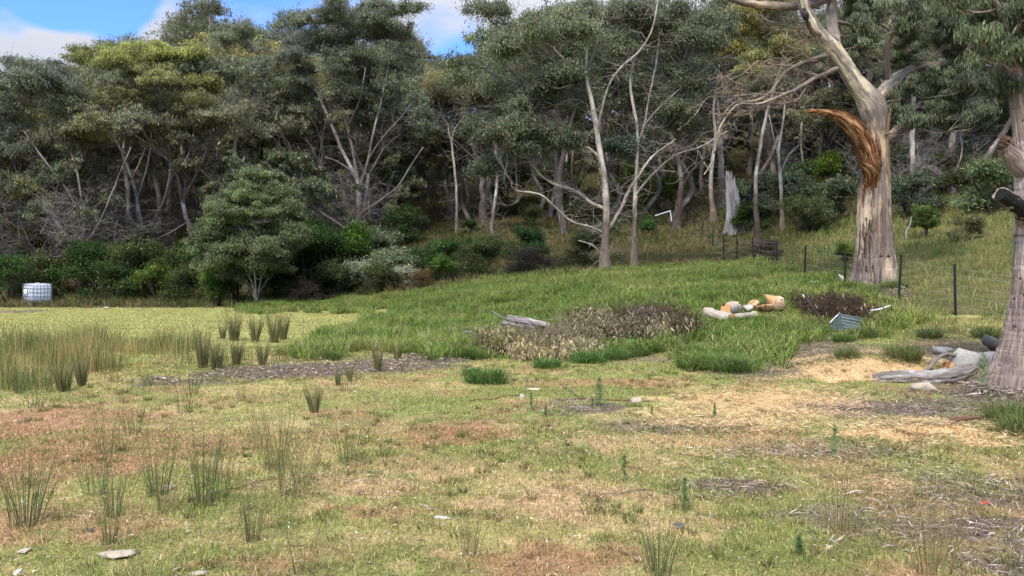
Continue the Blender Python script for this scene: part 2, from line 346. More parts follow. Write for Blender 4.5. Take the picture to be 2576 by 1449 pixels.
def gz(X, Y): return ground(X, Y)

gx = np.sinh(np.linspace(-1, 1, 620) * 5.6) / np.sinh(5.6) * 420 
gy = np.concatenate([np.linspace(-420, -6, 24)[:-1], np.linspace(-6, 3, 30)[:-1], np.geomspace(3, 60, 520)[:-1], np.linspace(60, 420, 120)])
GX, GY = np.meshgrid(gx, gy); GZ = ground(GX, GY)
g = Geo(); nxg = len(gx); i = np.arange(len(gy) - 1)[:, None]; j = np.arange(nxg - 1)[None]
q = np.stack([i * nxg + j, i * nxg + j + 1, (i + 1) * nxg + j + 1, (i + 1) * nxg + j], -1).reshape(-1, 4)
cx = (GX[:-1, :-1] + GX[1:, 1:]) / 2; cy = (GY[:-1, :-1] + GY[1:, 1:]) / 2; cz = ground(cx, cy)
g.add(np.stack([GX, GY, GZ], -1), q, col=gcol(cx, cy, cz).reshape(-1, 3))
m, t = mat_new('meadow_ground')
at = N(t, 'ShaderNodeAttribute', attribute_name='col'); ge = N(t, 'ShaderNodeNewGeometry')
n1 = N(t, 'ShaderNodeTexNoise', Scale=38.0, Detail=8.0, Roughness=.72); L(t, ge.outputs['Position'], n1.inputs['Vector'])
n2 = N(t, 'ShaderNodeTexNoise', Scale=7.0, Detail=6.0, Roughness=.6); L(t, ge.outputs['Position'], n2.inputs['Vector'])
r1 = N(t, 'ShaderNodeMapRange'); L(t, n1.outputs['Fac'], r1.inputs[0]); r1.inputs[1].default_value = .3; r1.inputs[2].default_value = .7; r1.inputs[3].default_value = .35; r1.inputs[4].default_value = 1.35
r2 = N(t, 'ShaderNodeMapRange'); L(t, n2.outputs['Fac'], r2.inputs[0]); r2.inputs[1].default_value = .3; r2.inputs[2].default_value = .7; r2.inputs[3].default_value = .75; r2.inputs[4].default_value = 1.2
mu = N(t, 'ShaderNodeMath', operation='MULTIPLY'); L(t, r1.outputs[0], mu.inputs[0]); L(t, r2.outputs[0], mu.inputs[1])
sc_ = N(t, 'ShaderNodeVectorMath', operation='SCALE'); L(t, at.outputs['Color'], sc_.inputs[0]); L(t, mu.outputs[0], sc_.inputs['Scale'])
p = N(t, 'ShaderNodeBsdfPrincipled', Roughness=.95); p.inputs['Specular IOR Level'].default_value = .1; L(t, sc_.outputs[0], p.inputs['Base Color'])
bp = N(t, 'ShaderNodeBump', Strength=.9, Distance=.03); L(t, n1.outputs['Fac'], bp.inputs['Height']); L(t, bp.outputs[0], p.inputs['Normal']); out(t, p.outputs[0])
tag(g.build('ground', m, smooth=True), 'grassy paddock rising to a wooded hillside', 'ground', kind='structure')

# ------------------------------------------------------------------ uncountable ground cover
def scatter(r, n, y0, y1, xm=.70, power=1.0, x0=None, x1=None):
    u = r.random(n); Y = (y0 ** (2 - power) + u * (y1 ** (2 - power) - y0 ** (2 - power))) ** (1 / (2 - power)) if power != 2 else y0 * (y1 / y0) ** u
    X = (r.random(n) * 2 - 1) * xm * (Y + 1)
    if x0 is not None: X = x0 + r.random(n) * (x1 - x0)
    return X, Y, ground(X, Y)
def stuff(g, name, mat, label, cat): return tag(g.build(name, mat), label, cat, kind='stuff')
r = rng(1)
g = Geo()
for n, y0, y1, k in ((170000, 4.0, 8.5, 1.0), (190000, 8.5, 19, 1.0), (150000, 19, 46, 1.0)):
    X, Y, Z = scatter(r, n, y0, y1, power=0.0 if y0 > 3 else 1)
    x, y = pix(X, Y, Z); lu = lushness(X, Y, Z)
    keep = (~lu) & ((Y < 20) | (y > 772)) & (x > -80) & (x < 2660) & (y < 1490)
    keep &= ~((x > 1950) & (y < 800))
    X, Y, Z, x, y = X[keep], Y[keep], Z[keep], x[keep], y[keep]; n = len(X)
    c = gcol(X, Y, Z); br = c.sum(1)
    soil = np.clip((0.45 - br) / .15, 0, 1) * (c[:, 1] < c[:, 0] * .95); kp = r.random(n) > soil * .75; X, Y, Z, c = X[kp], Y[kp], Z[kp], c[kp]; n = len(X)
    tufts = fbm(X * 6, Y * 6, 81, 2)
    c = c * (.4 + 1.35 * r.random((n, 1)) ** 1.2); s_ = r.random((n, 1)) < .16; c = np.where(s_, C_STRAW * (.6 + .5 * r.random((n, 1))), c)
    s_ = (r.random((n, 1)) < .22) & (Y[:, None] < 30); c = np.where(s_, C_GREEN * (.6 + .7 * r.random((n, 1))), c)
    green = c[:, 1] > c[:, 0]
    H = (.018 + .045 * r.random(n) ** 2 + .05 * sst(tufts, .5, .75) * r.random(n)) * (1 + (Y > 19) * .8)
    lean = np.where(green, .2 + .6 * r.random(n), .6 + .9 * r.random(n))
    wd = (.003 + .003 * r.random(n)) * np.clip(Y / 6, 1, 4)
    blades(g, np.stack([X, Y, Z - .004], 1), H, wd, lean, c, r)
X, Y, Z = scatter(r, 5200, 4.1, 16, power=.4, xm=.68); x, y = pix(X, Y, Z); k = ~lushness(X, Y, Z) & (fbm(X * .9, Y * .9, 83) > .42) & (x < 2660) & (r.random(len(X)) < np.where(x < 1150, 1, .3)); X, Y, Z = X[k], Y[k], Z[k]; n = len(X)
c = np.array([(.55, .42, .22), (.30, .30, .12), (.20, .25, .09), (.45, .32, .18)])[r.integers(0, 4, n)] * (.6 + .6 * r.random((n, 1)))
blades(g, np.stack([X, Y, Z - .004], 1), .06 + .16 * r.random(n), .0035, .05 + .5 * r.random(n), c, r, bend=.6)
X, Y, Z = scatter(r, 1500, 4.1, 15, power=.4, xm=.68); k = (~lushness(X, Y, Z)) & (fbm(X * .7, Y * .7, 84) > .46); X, Y = X[k], Y[k]; nb = 45; n = len(X) * nb; az = r.uniform(0, 6.283, n); rad = .05 * np.sqrt(r.random(n)) * np.repeat(.5 + r.random(len(X)) * 1.4, nb)
bx = np.repeat(X, nb) + np.cos(az) * rad; by = np.repeat(Y, nb) + np.sin(az) * rad; c = np.repeat(np.where(r.random((len(X), 1)) < .65, C_GREEN * .75, C_TAN * .8), nb, 0) * (.4 + .9 * r.random((n, 1)))
blades(g, np.stack([bx, by, ground(bx, by) - .003], 1), .03 + .07 * r.random(n), .004, .3 + .8 * r.random(n), c, r, az=az)
stuff(g, 'short_grass', GRASS, 'short patchy green and straw-coloured paddock grass', 'grass')

g = Geo()      # lush long grass on the bank, in loose tufts
X, Y, Z = scatter(r, 46000, 13, 47, x0=-17, x1=13); k = lushness(X, Y, Z); X, Y, Z = X[k], Y[k], Z[k]
dens = fbm(X * .8, Y * .8, 91); k = r.random(len(X)) < sst(dens, .28, .5); X, Y = X[k], Y[k]
nb = 30; n = len(X) * nb
tx = np.repeat(X, nb); ty = np.repeat(Y, nb); az = r.uniform(0, 6.283, n); rad = .10 * np.sqrt(r.random(n))
bx = tx + np.cos(az) * rad; by = ty + np.sin(az) * rad; bz = ground(bx, by)
tone = np.repeat(r.random(len(X)), nb) * .6 + r.random(n) * .4
hue = np.repeat(fbm(X * .45, Y * .45, 95), nb) + .25 * (r.random(n) - .5)
c = C_LUSH * (.30 + 1.45 * tone ** 1.3)[:, None]; yl = sst(hue, .42, .75)[:, None]; c = c * (1 - yl * .7) + np.array([.32, .33, .09]) * yl * .7 * (.5 + tone[:, None])
dead = (r.random((n, 1)) < .11); c = np.where(dead, np.array([.5, .42, .22]) * (.5 + .7 * r.random((n, 1))), c)
H = (.20 + .40 * r.random(n)) * np.repeat(.35 + 1.0 * fbm(X * .6, Y * .6, 97), nb)
xx, yy_ = pix(bx, by, bz)
for ex, ey, ea, eb in ((1870, 803, 120, 20), (2120, 838, 60, 20), (1340, 880, 120, 36), (1500, 860, 150, 30)): H = H * (1 - .75 * (1 - sst(((xx - ex) / ea) ** 2 + ((yy_ - ey) / eb) ** 2, .7, 1.2)))
blades(g, np.stack([bx, by, bz], 1), H, .011 + .009 * r.random(n), .25 + 1.05 * r.random(n), c, r, az=az + r.normal(0, .6, n))
stuff(g, 'long_grass', GRASS, 'lush bright green long grass covering the bank below the trees', 'grass')
print('lush blades', n)

g = Geo()      # rough brown and olive undergrowth on the hillside
X, Y, Z = scatter(r, 34000, 17, 105, power=.35, xm=.72)
x, y = pix(X, Y, Z); lu = lushness(X, Y, Z)
k = (~lu) & ((y < 790) & ((x > 1000) | (y < 774)) | ((x > 2180) & (y < 880) & (y > 700))) & (x > -60) & (x < 2640) & (X > -45)
k &= ~((x > 1800) & (x < 2100) & (Y < 21))
X, Y, Z, x, y = X[k], Y[k], Z[k], x[k], y[k]
nb = np.where(Y < 40, 30, 18); nb = 24; n = len(X) * nb
az = r.uniform(0, 6.283, n); sc = np.repeat(.6 + .9 * r.random(len(X)), nb); rad = .16 * np.sqrt(r.random(n)) * sc
bx = np.repeat(X, nb) + np.cos(az) * rad; by = np.repeat(Y, nb) + np.sin(az) * rad; bz = ground(bx, by)
ty = np.repeat(fbm(X * .35, Y * .3, 101) * .7 + r.random(len(X)) * .3, nb); rt = np.repeat(sst(x, 1900, 2150) * (Y < 50), nb)
pal = np.array([[.075, .105, .03], [.15, .145, .05], [.28, .225, .10], [.17, .125, .065]])
ki = np.clip((ty * 4.6 - .6 + r.normal(0, .5, n)).astype(int), 0, 3); c = pal[ki] * (.6 + .7 * r.random((n, 1))); c = c * (1 + .45 * rt[:, None]) + rt[:, None] * np.array([.005, .03, .0])
FX = np.interp(by, [14, 26, 34, 42, 62], [10.8, 10.76, 11.2, 11.76, 13.5]); nf = 1 - .55 * np.exp(-((bx - FX) / 1.4) ** 2)
H = nf * (.22 + .38 * r.random(n)) * sc * np.repeat(np.clip(Y / 40, .75, 1.25), nb)
blades(g, np.stack([bx, by, bz], 1), H, (.008 + .008 * r.random(n)) * np.repeat(np.clip(Y / 32, .9, 2.2), nb), .3 + .8 * r.random(n), c, r, az=az + r.normal(0, .5, n))
stuff(g, 'undergrowth', GRASS, 'rough olive and brown tussocky undergrowth over the wooded slope', 'undergrowth')
print('under blades', n)

g = Geo()      # tall thin rushes standing in the wet patch at left
def rush_bed(polys, n, hm, seed, dens0=.45):
    rr = rng(seed); X, Y, Z = scatter(rr, n, 9, 36, x0=-24, x1=0); x, y = pix(X, Y, Z)
    k = np.zeros(len(X), bool)
    for P in polys: k |= inpoly(x + (fbm(X * 1.2, Y, 5) - .5) * 60, y + (fbm(X, Y, 6) - .5) * 14, P)
    k &= fbm(X * 1.4, Y * 1.0, seed) > dens0
    X, Y = X[k], Y[k]; nb = 12; n = len(X) * nb; az = rr.uniform(0, 6.283, n); rad = .13 * np.sqrt(rr.random(n))
    bx = np.repeat(X, nb) + np.cos(az) * rad; by = np.repeat(Y, nb) + np.sin(az) * rad
    hh = np.repeat((.55 + .6 * rr.random(len(X))) * (.15 + 1.5 * fbm(X * 1.3, Y * .9, seed + 7, 2)), nb); gr = np.repeat(fbm(X * .7, Y * .7, seed + 3) + .25 * rr.random(len(X)), nb)[:, None]
    up_ = rr.random((n, 1)); w = sst(gr + .3 * (up_ - .5), .50, .74); c = (np.array([.42, .33, .13]) * (1 - w) + np.array([.12, .17, .055]) * w) * (.55 + .8 * rr.random((n, 1)))
    blades(g, np.stack([bx, by, ground(bx, by)], 1), hm * hh * (.6 + .5 * rr.random(n)), .006 + .004 * rr.random(n), .05 + .28 * rr.random(n), c, rr, az=az, bend=.5)
rush_bed([[(-60, 985), (-60, 905), (60, 880), (240, 872), (430, 878), (470, 900), (420, 935), (250, 972), (120, 985)]], 24000, .62, 201, .51)
rush_bed([[(-60, 900), (100, 865), (430, 862), (560, 880), (650, 905), (560, 935), (480, 935), (430, 900), (200, 885)]], 20000, .62, 202, .54)
rush_bed([[(-60, 870), (200, 858), (520, 862), (560, 880), (0, 895)]], 9000, .42, 203, .55)
stuff(g, 'rush_bed', GRASS, 'bed of tall thin olive and straw rushes in the damp hollow', 'rushes')
#PART3
# ------------------------------------------------------------------ trees
G_GREY = np.array([.195, .220, .125]); G_OLIVE = np.array([.265, .27, .105]); G_DARK = np.array([.132, .155, .085])
G_YEL = np.array([.36, .39, .11]); G_RUST = np.array([.38, .27, .14]); G_BLUE = np.array([.215, .240, .165])
def crown_clump(g, c, rad, n, r, col, ln=.15, wd=.045, tuft=.26, tufts=None, droop=.8, rust=.05):
    """one leaf mass: tufts of hanging leaves over a lopsided dome"""
    rad = np.asarray(rad, float); nt_ = tufts or max(6, int(9 + 13 * rad[0] * rad[0]))
    v = nrm(r.normal(size=(nt_, 3))); v[:, 2] = np.abs(v[:, 2]) * 1.0 - .42 * (r.random(nt_) < .55) ; v = v * (r.random((nt_, 1)) ** .38) * np.where(r.random((nt_, 1)) < .22, 1.4, 1.0)
    tcn = c + v * rad; k = r.integers(0, nt_, n); ts = tuft * (.6 + .8 * r.random(nt_))
    off = r.normal(size=(n, 3)) * np.array([1, 1, .62]) * ts[k][:, None] * .55
    C = tcn[k] + off
    D = r.normal(size=(n, 3)) * .62 + np.array([0, 0, -droop * 1.25]) + off * .8
    tone = (.5 + .9 * r.random(nt_))[k][:, None] * (.65 + .7 * r.random((n, 1)))
    colr = np.asarray(col) * tone
    ru = r.random((n, 1)) < rust; colr = np.where(ru, G_RUST * (.6 + .8 * r.random((n, 1))), colr)
    leaves(g, C, D, ln * (.6 + .7 * r.random(n)), wd * (.7 + .6 * r.random(n)), colr, r)
    return tcn

def bezier(a, b, r, sag=.18, K=7, wig=.06):
    d = b - a; ln = np.linalg.norm(d); t = np.linspace(0, 1, K)[:, None]
    side = r.normal(size=3) * ln * wig
    mid = a + d * .5 + np.array([0, 0, -1.0]) * ln * sag + side
    P = (1 - t) ** 2 * a + 2 * t * (1 - t) * mid + t ** 2 * b
    P[1:-1] += r.normal(size=(K - 2, 3)) * ln * .022
    return P

class Tree:
    def __init__(s, seed): s.r = rng(seed); s.w = Geo(); s.f = Geo(); s.nodes = []; s.rad = []; s.tw = []; s.twr = []
    def limb(s, P, R, K=None, S=10, mod=None, col=(1, 1, 1), knob=.06):
        P = np.asarray(P, float); R = np.asarray(R, float)
        K = K or max(8, 5 * len(P)); A = resample(np.column_stack([P, R]), K)
        R_ = A[:, 3]; sg = np.linalg.norm(A[-1, :3] - A[0, :3]) / K; P_ = A[:, :3] + s.r.normal(size=(K, 3)) * np.minimum(R_ * .12, sg * .07)[:, None]
        if mod is None: mod = 1 + knob * s.r.normal(size=(1, K, S))
        tubes(s.w, P_, R_, S, col=col, mod=mod, cap=False)
        s.nodes.append(P_[2:]); s.rad.append(R_[2:]); return P_, R_
    def reach(s, c, rmin=.012, sag=.15, rmul=.5, zpen=1.5, K=8):
        Nn = np.concatenate(s.nodes); Rr = np.concatenate(s.rad); d = np.linalg.norm(Nn - c, axis=1)
        cost = d + zpen * np.maximum(0, Nn[:, 2] - c[2] + .1 * d) + .25 * np.maximum(0, d - 2.5)
        k = int(np.argmin(cost)); P = bezier(Nn[k], c, s.r, sag, K); ra = min(Rr[k] * rmul, .012 + .022 * d[k])
        R = np.linspace(ra, rmin, K); tubes(s.w, P, R, 5); s.nodes.append(P[2:]); s.rad.append(R[2:]); return P
    def twigs(s, starts, ends, r0=.012, K=5, S=3, wig=.12, col=(1, 1, 1)):
        starts = np.asarray(starts); ends = np.asarray(ends); n = len(starts)
        if not n: return
        t = np.linspace(0, 1, K)[None, :, None]; d = ends - starts; ln = np.linalg.norm(d, axis=1)[:, None, None]
        P = starts[:, None] + d[:, None] * t; bow = s.r.normal(size=(n, 1, 3)) * ln * wig
        P = P + bow * (4 * t * (1 - t)); P[:, 1:-1] += s.r.normal(size=(n, K - 2, 3)) * ln * .03
        tubes(s.w, P, np.broadcast_to(np.linspace(r0, r0 * .3, K), (n, K)), S, col=col); return P
    def bare(s, n, lmin, lmax, r0=.012, up=.15, gen=2, src=None, col=(1, 1, 1), spread=None):
        """dead crooked twigs growing off the limbs"""
        Nn = np.concatenate(s.nodes) if src is None else src
        st = Nn[s.r.integers(0, len(Nn), n)]
        for q in range(gen):
            ln = s.r.uniform(lmin, lmax, (len(st), 1)) * .6 ** q; D = nrm(s.r.normal(size=(len(st), 3)) + (0 if spread is None else np.asarray(spread))); D[:, 2] = D[:, 2] * .7 + up
            P = s.twigs(st, st + D * ln, r0 * .65 ** q, K=6, S=4 if q == 0 else 3, wig=.14, col=col)
            st = P[:, s.r.integers(2, 6, 3)].reshape(-1, 3)
    def clump(s, c, rad, n, col, **k):
        c = np.asarray(c, float); rad = np.broadcast_to(rad, 3)
        P = s.reach(c + np.array([0, 0, -.15 * rad[2]]))
        tcn = crown_clump(s.f, c, rad, n, s.r, col, **k)
        m = tcn[s.r.integers(0, len(tcn), min(len(tcn), 10))]
        s.twigs(P[s.r.integers(3, 8, len(m))], m, .010 + .004 * rad[0], K=5)
    def finish(s, name, label, cat, base, bark, leafm=None, group=None, crown='crown'):
        t = put(name, label, cat, base, 0, group); b = np.asarray(base, np.float32)
        for gg, nm, mt in ((s.w, 'trunk', bark), (s.f, crown, leafm or LEAF)):
            if gg.n:
                o = gg.build(nm, mt, None, smooth=(nm == 'trunk'), loc=b); o.location = (0, 0, 0); o.parent = t
        return t

def px_limb(pts, Y, dy=0.0, dy0=0.0):
    """px trace -> 3-D polyline; the limb leans dy metres towards/away over its length"""
    pts = np.array(pts, float); n = len(pts); d = np.linspace(dy0, dy0 + dy, n); yy = Y + d
    P = np.stack([(pts[:, 0] - 1288) / F * yy, yy, CAMZ + (HZ - pts[:, 1]) / F * yy], 1)
    return P, pts[:, 2] / F * Y

# ---- kinds of gum tree copied through the wood (each kind is a tree with its own trunk and crown)
def gum_kind(seed, H, spread, col, bark, leafn, lowfork=.35, forks=3, name='gum_tree', clear=.5, label='x', size=.23, rust=.05, lean=.04, tr=.0145):
    T = Tree(seed); r = T.r; tips = []
    top = np.array([r.normal() * lean * H, r.normal() * lean * H, H * lowfork]); mid = top * .5 + np.array([r.normal() * .02 * H, r.normal() * .02 * H, 0])
    R0 = tr * H
    T.limb([[0, 0, -.4], [0, 0, .25], mid, top], [R0 * 1.5, R0 * 1.08, R0 * .86, R0 * .68], K=16, S=12)
    def grow(p, d, ln, ra, dep):
        k = 5; P = [p]; dd = d.copy()
        for q in range(k):
            dd = nrm(dd + r.normal(size=3) * .17 + np.array([0, 0, .10 if dep < 2 else -.02])); P.append(P[-1] + dd * ln / k)
        P = np.array(P); T.limb(P, np.linspace(ra, ra * .55, k + 1), K=12, S=8 if dep < 2 else 6, knob=.03)
        if dep >= 2: tips.append((P[-1], ln)); return
        for q in range(2 + (r.random() < .55) + (dep == 0)):
            a = r.uniform(0, 6.283); o = nrm(np.cross(dd, r.normal(size=3))); nd = nrm(dd + o * r.uniform(.45, .95) * spread)
            grow(P[-1] if q < 2 else P[3], nd, ln * r.uniform(.6, .85), ra * .58, dep + 1)
    for q in range(forks):
        a = q * 6.283 / forks + r.normal() * .4; d = nrm(np.array([math.cos(a) * .5 * spread, math.sin(a) * .5 * spread, 1.0]))
        grow(top, d, H * (1 - lowfork) * r.uniform(.36, .46), R0 * .55, 0)
    for c, ln in tips:
        rad = r.uniform(.055, .10) * H; c = c.copy(); cc = np.asarray(col) * r.uniform(.75, 1.25)
        T.clump(c - [0, 0, rad * .2], (rad, rad, rad * .85), int(leafn / len(tips)), cc, ln=size, wd=size * .3, rust=rust, tuft=.022 * H)
    T.bare(110, .04 * H, .16 * H, .012, src=np.concatenate([n for n in T.nodes if n[:, 2].mean() < H * .72]))
    return T
HID = []
def hide_proto(o): HID.append(o); return o
KIND = {}
KIND['grey'] = gum_kind(11, 15, 1.0, G_GREY, BK_GREY, 19000, .38, 3)
KIND['tall'] = gum_kind(12, 17, .75, G_GREY * .95 + G_DARK * .1, BK_PALE, 18000, .50, 3)
KIND['olive'] = gum_kind(13, 14, 1.15, G_OLIVE, BK_GREY, 19000, .30, 4)
KIND['dark'] = gum_kind(14, 15, .95, G_DARK * 1.15, BK_GREY, 19000, .28, 4)
KIND['bluish'] = gum_kind(15, 14, 1.05, G_BLUE, BK_GREY, 19000, .33, 3)
KIND['spindly'] = gum_kind(16, 13, .7, G_GREY * .9, BK_PALE, 9000, .55, 2, tr=.009)
KIND['low'] = gum_kind(19, 9, 1.2, G_GREY * .85, BK_GREY, 19000, .12, 5); KIND['low_dark'] = gum_kind(20, 8, 1.25, G_DARK * .95, BK_GREY, 19000, .10, 5)
def bare_kind(seed, H, n=170):
    T = Tree(seed); r = T.r
    for q in range(6):
        a = r.uniform(0, 6.283); P = [np.array([0, 0, -.2])]; d = np.array([math.cos(a) * .35, math.sin(a) * .35, 1.])
        for k in range(7): d = nrm(d + r.normal(size=3) * .16); P.append(P[-1] + d * H / 8)
        T.limb(P, np.linspace(.035, .010, 8), S=5)
    T.bare(n, .12 * H, .3 * H, .011, gen=3, up=.25)
    return T
KIND['bare'] = bare_kind(17, 7); KIND['bare_low'] = bare_kind(18, 4.2, 150)
def shrub_kind(seed, R, H, n, col, size=.12, stem=True, clumps=9, dens=.3, rust=.02, tip=None):
    T = Tree(seed); r = T.r
    for q in range(6):
        a = r.uniform(0, 6.283); T.limb([[0, 0, -.15], [math.cos(a) * R * .25, math.sin(a) * R * .25, H * .35], [math.cos(a) * R * .5, math.sin(a) * R * .5, H * .65]], [.04, .028, .015], S=5)
    for q in range(clumps):
        a = r.uniform(0, 6.283); z = r.uniform(.22, .88); rr = R * (1 - .55 * z) * r.uniform(.3, .95)
        c = np.array([math.cos(a) * rr, math.sin(a) * rr, H * z]); rad = r.uniform(.28, .45) * min(R, H)
        T.clump(c, (rad, rad, rad * .85), n // clumps, np.asarray(col) * r.uniform(.7, 1.3), ln=size, wd=size * .36, tuft=dens, droop=-.1, rust=rust)
    return T
S_GREEN = np.array([.055, .105, .022]); S_BRIGHT = np.array([.12, .21, .03]); S_OLIVE = np.array([.085, .095, .03]); S_BROWN = np.array([.115, .09, .045])
KIND['s_green'] = shrub_kind(31, 1.5, 2.3, 9000, S_GREEN); KIND['s_bright'] = shrub_kind(32, 1.2, 2.0, 8000, S_BRIGHT, .13)
KIND['s_olive'] = shrub_kind(33, 1.8, 2.2, 10000, S_OLIVE); KIND['s_brown'] = shrub_kind(34, 1.5, 1.6, 8000, S_BROWN, .10)
KIND['s_dark'] = shrub_kind(35, 1.9, 2.8, 11000, S_GREEN * .7 + S_OLIVE * .2); KIND['s_grey'] = shrub_kind(36, 1.6, 2.4, 9000, G_GREY * .95, .15)
BARKOF = dict(low=BK_GREY, low_dark=BK_GREY, grey=BK_GREY, tall=BK_PALE, olive=BK_GREY, dark=BK_GREY, bluish=BK_GREY, spindly=BK_PALE, bare=BK_DEAD, bare_low=BK_DEAD)
KH = dict(low=9, low_dark=8, grey=15, tall=17, olive=14, dark=15, bluish=14, spindly=13, bare=7, bare_low=4.2)
FIRST = {}
def plant(kind, name, cat, label, group, loc, rz, sc, ct=(1, 1, 1), tt=(1, 1, 1)):
    if kind not in FIRST:
        FIRST[kind] = KIND[kind].finish(name, label, cat, (0, 0, 0), BARKOF.get(kind, BK_DARK), group=group, crown='foliage' if kind[:2] == 's_' else 'crown')
        o = FIRST[kind]; o.location = [float(v) for v in loc]; o.rotation_euler = (0, 0, rz); o.scale = (sc, sc, sc) if np.isscalar(sc) else sc
    else: o = dup(FIRST[kind], loc, rz, sc, label)
    o.name = name; o['category'] = cat; o['group'] = group
    for ch in o.children: ch.color = (*(tt if ch.name.startswith('trunk') else ct), 1)
    return o

# skyline of the wood: no copied crown stands above this row of the picture
SILX = [-60, 0, 150, 235, 262, 400, 425, 520, 700, 1020, 1048, 1075, 1120, 1195, 1225, 1300, 2700]
SILY = [170, 165, 150, 115, 20, 18, -60, -160, -220, -160, 60, 135, 120, 112, -40, -260, -400]
def landmark(x):
    for a, b in ((170, 'above the water tank'), (330, 'right of the water tank'), (520, 'left of the bushy gum'), (760, 'behind the bushy gum'),
                 (1000, 'around the round-crowned gum'), (1200, 'below the gap of sky'), (1420, 'left of the bank gum'), (1620, 'behind the bank gum'),
                 (1780, 'above the fence end'), (1960, 'behind the jagged stump'), (2120, 'left of the torn gum'), (2300, 'right of the torn gum'),
                 (2450, 'between the right-hand gums'), (9999, 'behind the right-edge gum')):
        if x < a: return b
ADJ = dict(low='low bushy gum sapling', low_dark='low dark leafy sapling', s_dark='dark understorey shrub', s_olive='olive understorey shrub', s_grey='grey-green understorey shrub', grey='grey-green gum', tall='tall pale-trunked gum', olive='spreading olive gum', dark='dark-crowned gum', bluish='blue-grey gum', spindly='thin sparse gum', bare='leafless grey tree', bare_low='low dead thicket')
ORD = ['first', 'second', 'third', 'fourth', 'fifth', 'sixth', 'seventh', 'eighth', 'ninth', 'tenth', 'eleventh', 'twelfth']
r = rng(77); BG = []
def try_bg(kind, x, Y, hmul=1.0, topjit=60):
    p = gpt(x, Y); Hk = KH[kind]
    Hx = Hk * hmul * r.uniform(.85, 1.2); lim = CAMZ + (HZ - (np.interp(x, SILX, SILY) + r.uniform(0, topjit))) / F * Y - p[2]
    Hx = min(Hx, lim / 1.04)
    if Hx < 4.5 and kind[:4] != 'bare': return
    BG.append((kind, x, Y, p, Hx / Hk))
rowsY = [(50, 9, 110), (57, 13, 130), (65, 16, 110), (74, 18, 95), (85, 20, 85), (98, 22, 80), (114, 24, 75), (132, 24, 85), (150, 26, 80), (166, 26, 80)]
for Y, n, sp in rowsY:
    for k in range(n + 8):
        x = -120 + k * 2800 / (n + 7) + r.uniform(-sp, sp) * .6; y_ = Y + r.uniform(-4, 4)
        if Y < 60 and 1000 < x < 2050: continue
        if Y < 53 and x > 150: continue
        if Y < 72 and 1650 < x < 2080: continue
        if Y < 60 and 2080 < x: y_ = Y + 4
        w = [.24, .17, .12, .19, .12, .16] if x < 1150 else [.26, .24, .05, .22, .03, .20]
        try_bg(str(r.choice(['grey', 'tall', 'olive', 'dark', 'bluish', 'spindly'], p=w)), x, y_)
for Y, n in ((53, 9), (62, 12), (72, 13), (84, 14), (100, 15), (120, 16)):
    for k in range(n):
        x = -60 + (k + r.uniform(.1, .9)) * 2720 / n
        if Y < 66 and k % 2: continue
        if Y < 80 and 960 < x < 2080 and not (Y > 60 and 1050 < x < 1180 and k % 2): continue
        if Y < 56 and x > 960: continue
        if Y < 66 and x > 2080: continue
        try_bg(['low', 'low_dark'][int(r.random() < .5)], x, Y + r.uniform(-3, 3), 1.0, 60)
for Y, n in ((56, 10), (68, 12), (80, 14), (94, 14), (110, 14), (128, 14)):
    for k in range(n):
        x = -60 + (k + r.uniform(.1, .9)) * 2720 / n
        if Y < 78 and 960 < x < 2080: continue
        if Y < 62 and x > 2080: continue
        BG.append((str(r.choice(['s_dark', 's_olive', 's_grey'])), x, Y, gpt(x, Y), r.uniform(.9, 1.6) * (1 + Y / 200)))
for k in range(26):
    x = 980 + (k + r.uniform(.1, .9)) * 560 / 26; Y = r.uniform(46, 74); BG.append((str(r.choice(['s_dark', 's_olive', 's_grey'])), x, Y, gpt(x, Y), r.uniform(.35, .75)))
for k in range(16):
    x = r.uniform(560, 1010); Y = r.uniform(50, 60); BG.append((str(r.choice(['s_dark', 's_olive', 's_grey'])), x, Y, gpt(x, Y), r.uniform(.9, 1.4)))
# canopy that the picture shows at known places (x, distance, kind)
for x, Y, kind in ((60, 58, 'bluish'), (135, 62, 'grey'), (195, 78, 'bluish'), (310, 82, 'grey'), (370, 88, 'grey'), (470, 80, 'tall'), (560, 84, 'grey'), (640, 78, 'grey'), (700, 92, 'tall'), (960, 84, 'grey'), (1090, 120, 'grey'),
                   (1130, 104, 'olive'), (1180, 110, 'grey'), (1240, 70, 'grey'), (1130, 78, 'grey'), (1330, 62, 'dark'), (1420, 56, 'grey'), (1690, 62, 'dark'), (1900, 76, 'olive'), (1980, 84, 'olive'), (2050, 70, 'grey')):
    try_bg(kind, x, Y, 1.1, 20)
for k in range(44): 
    x = r.uniform(-20, 1000) if k < 36 else r.uniform(2100, 2500); Y = r.uniform(47, 66); x = x - 130 if 820 < x < 1000 else x; BG.append((['bare', 'bare_low'][k % 2 if x < 1150 else 1], x, Y, gpt(x, Y), r.uniform(.7, 1.3)))
cnt = {}
for kind, x, Y, p, s in sorted(BG, key=lambda b: b[1]):
    d = 'nearer' if Y < 64 else ('middle-distance' if Y < 92 else 'far'); key = (kind, landmark(x), d); cnt.setdefault(key, []).append((x, Y, p, s))
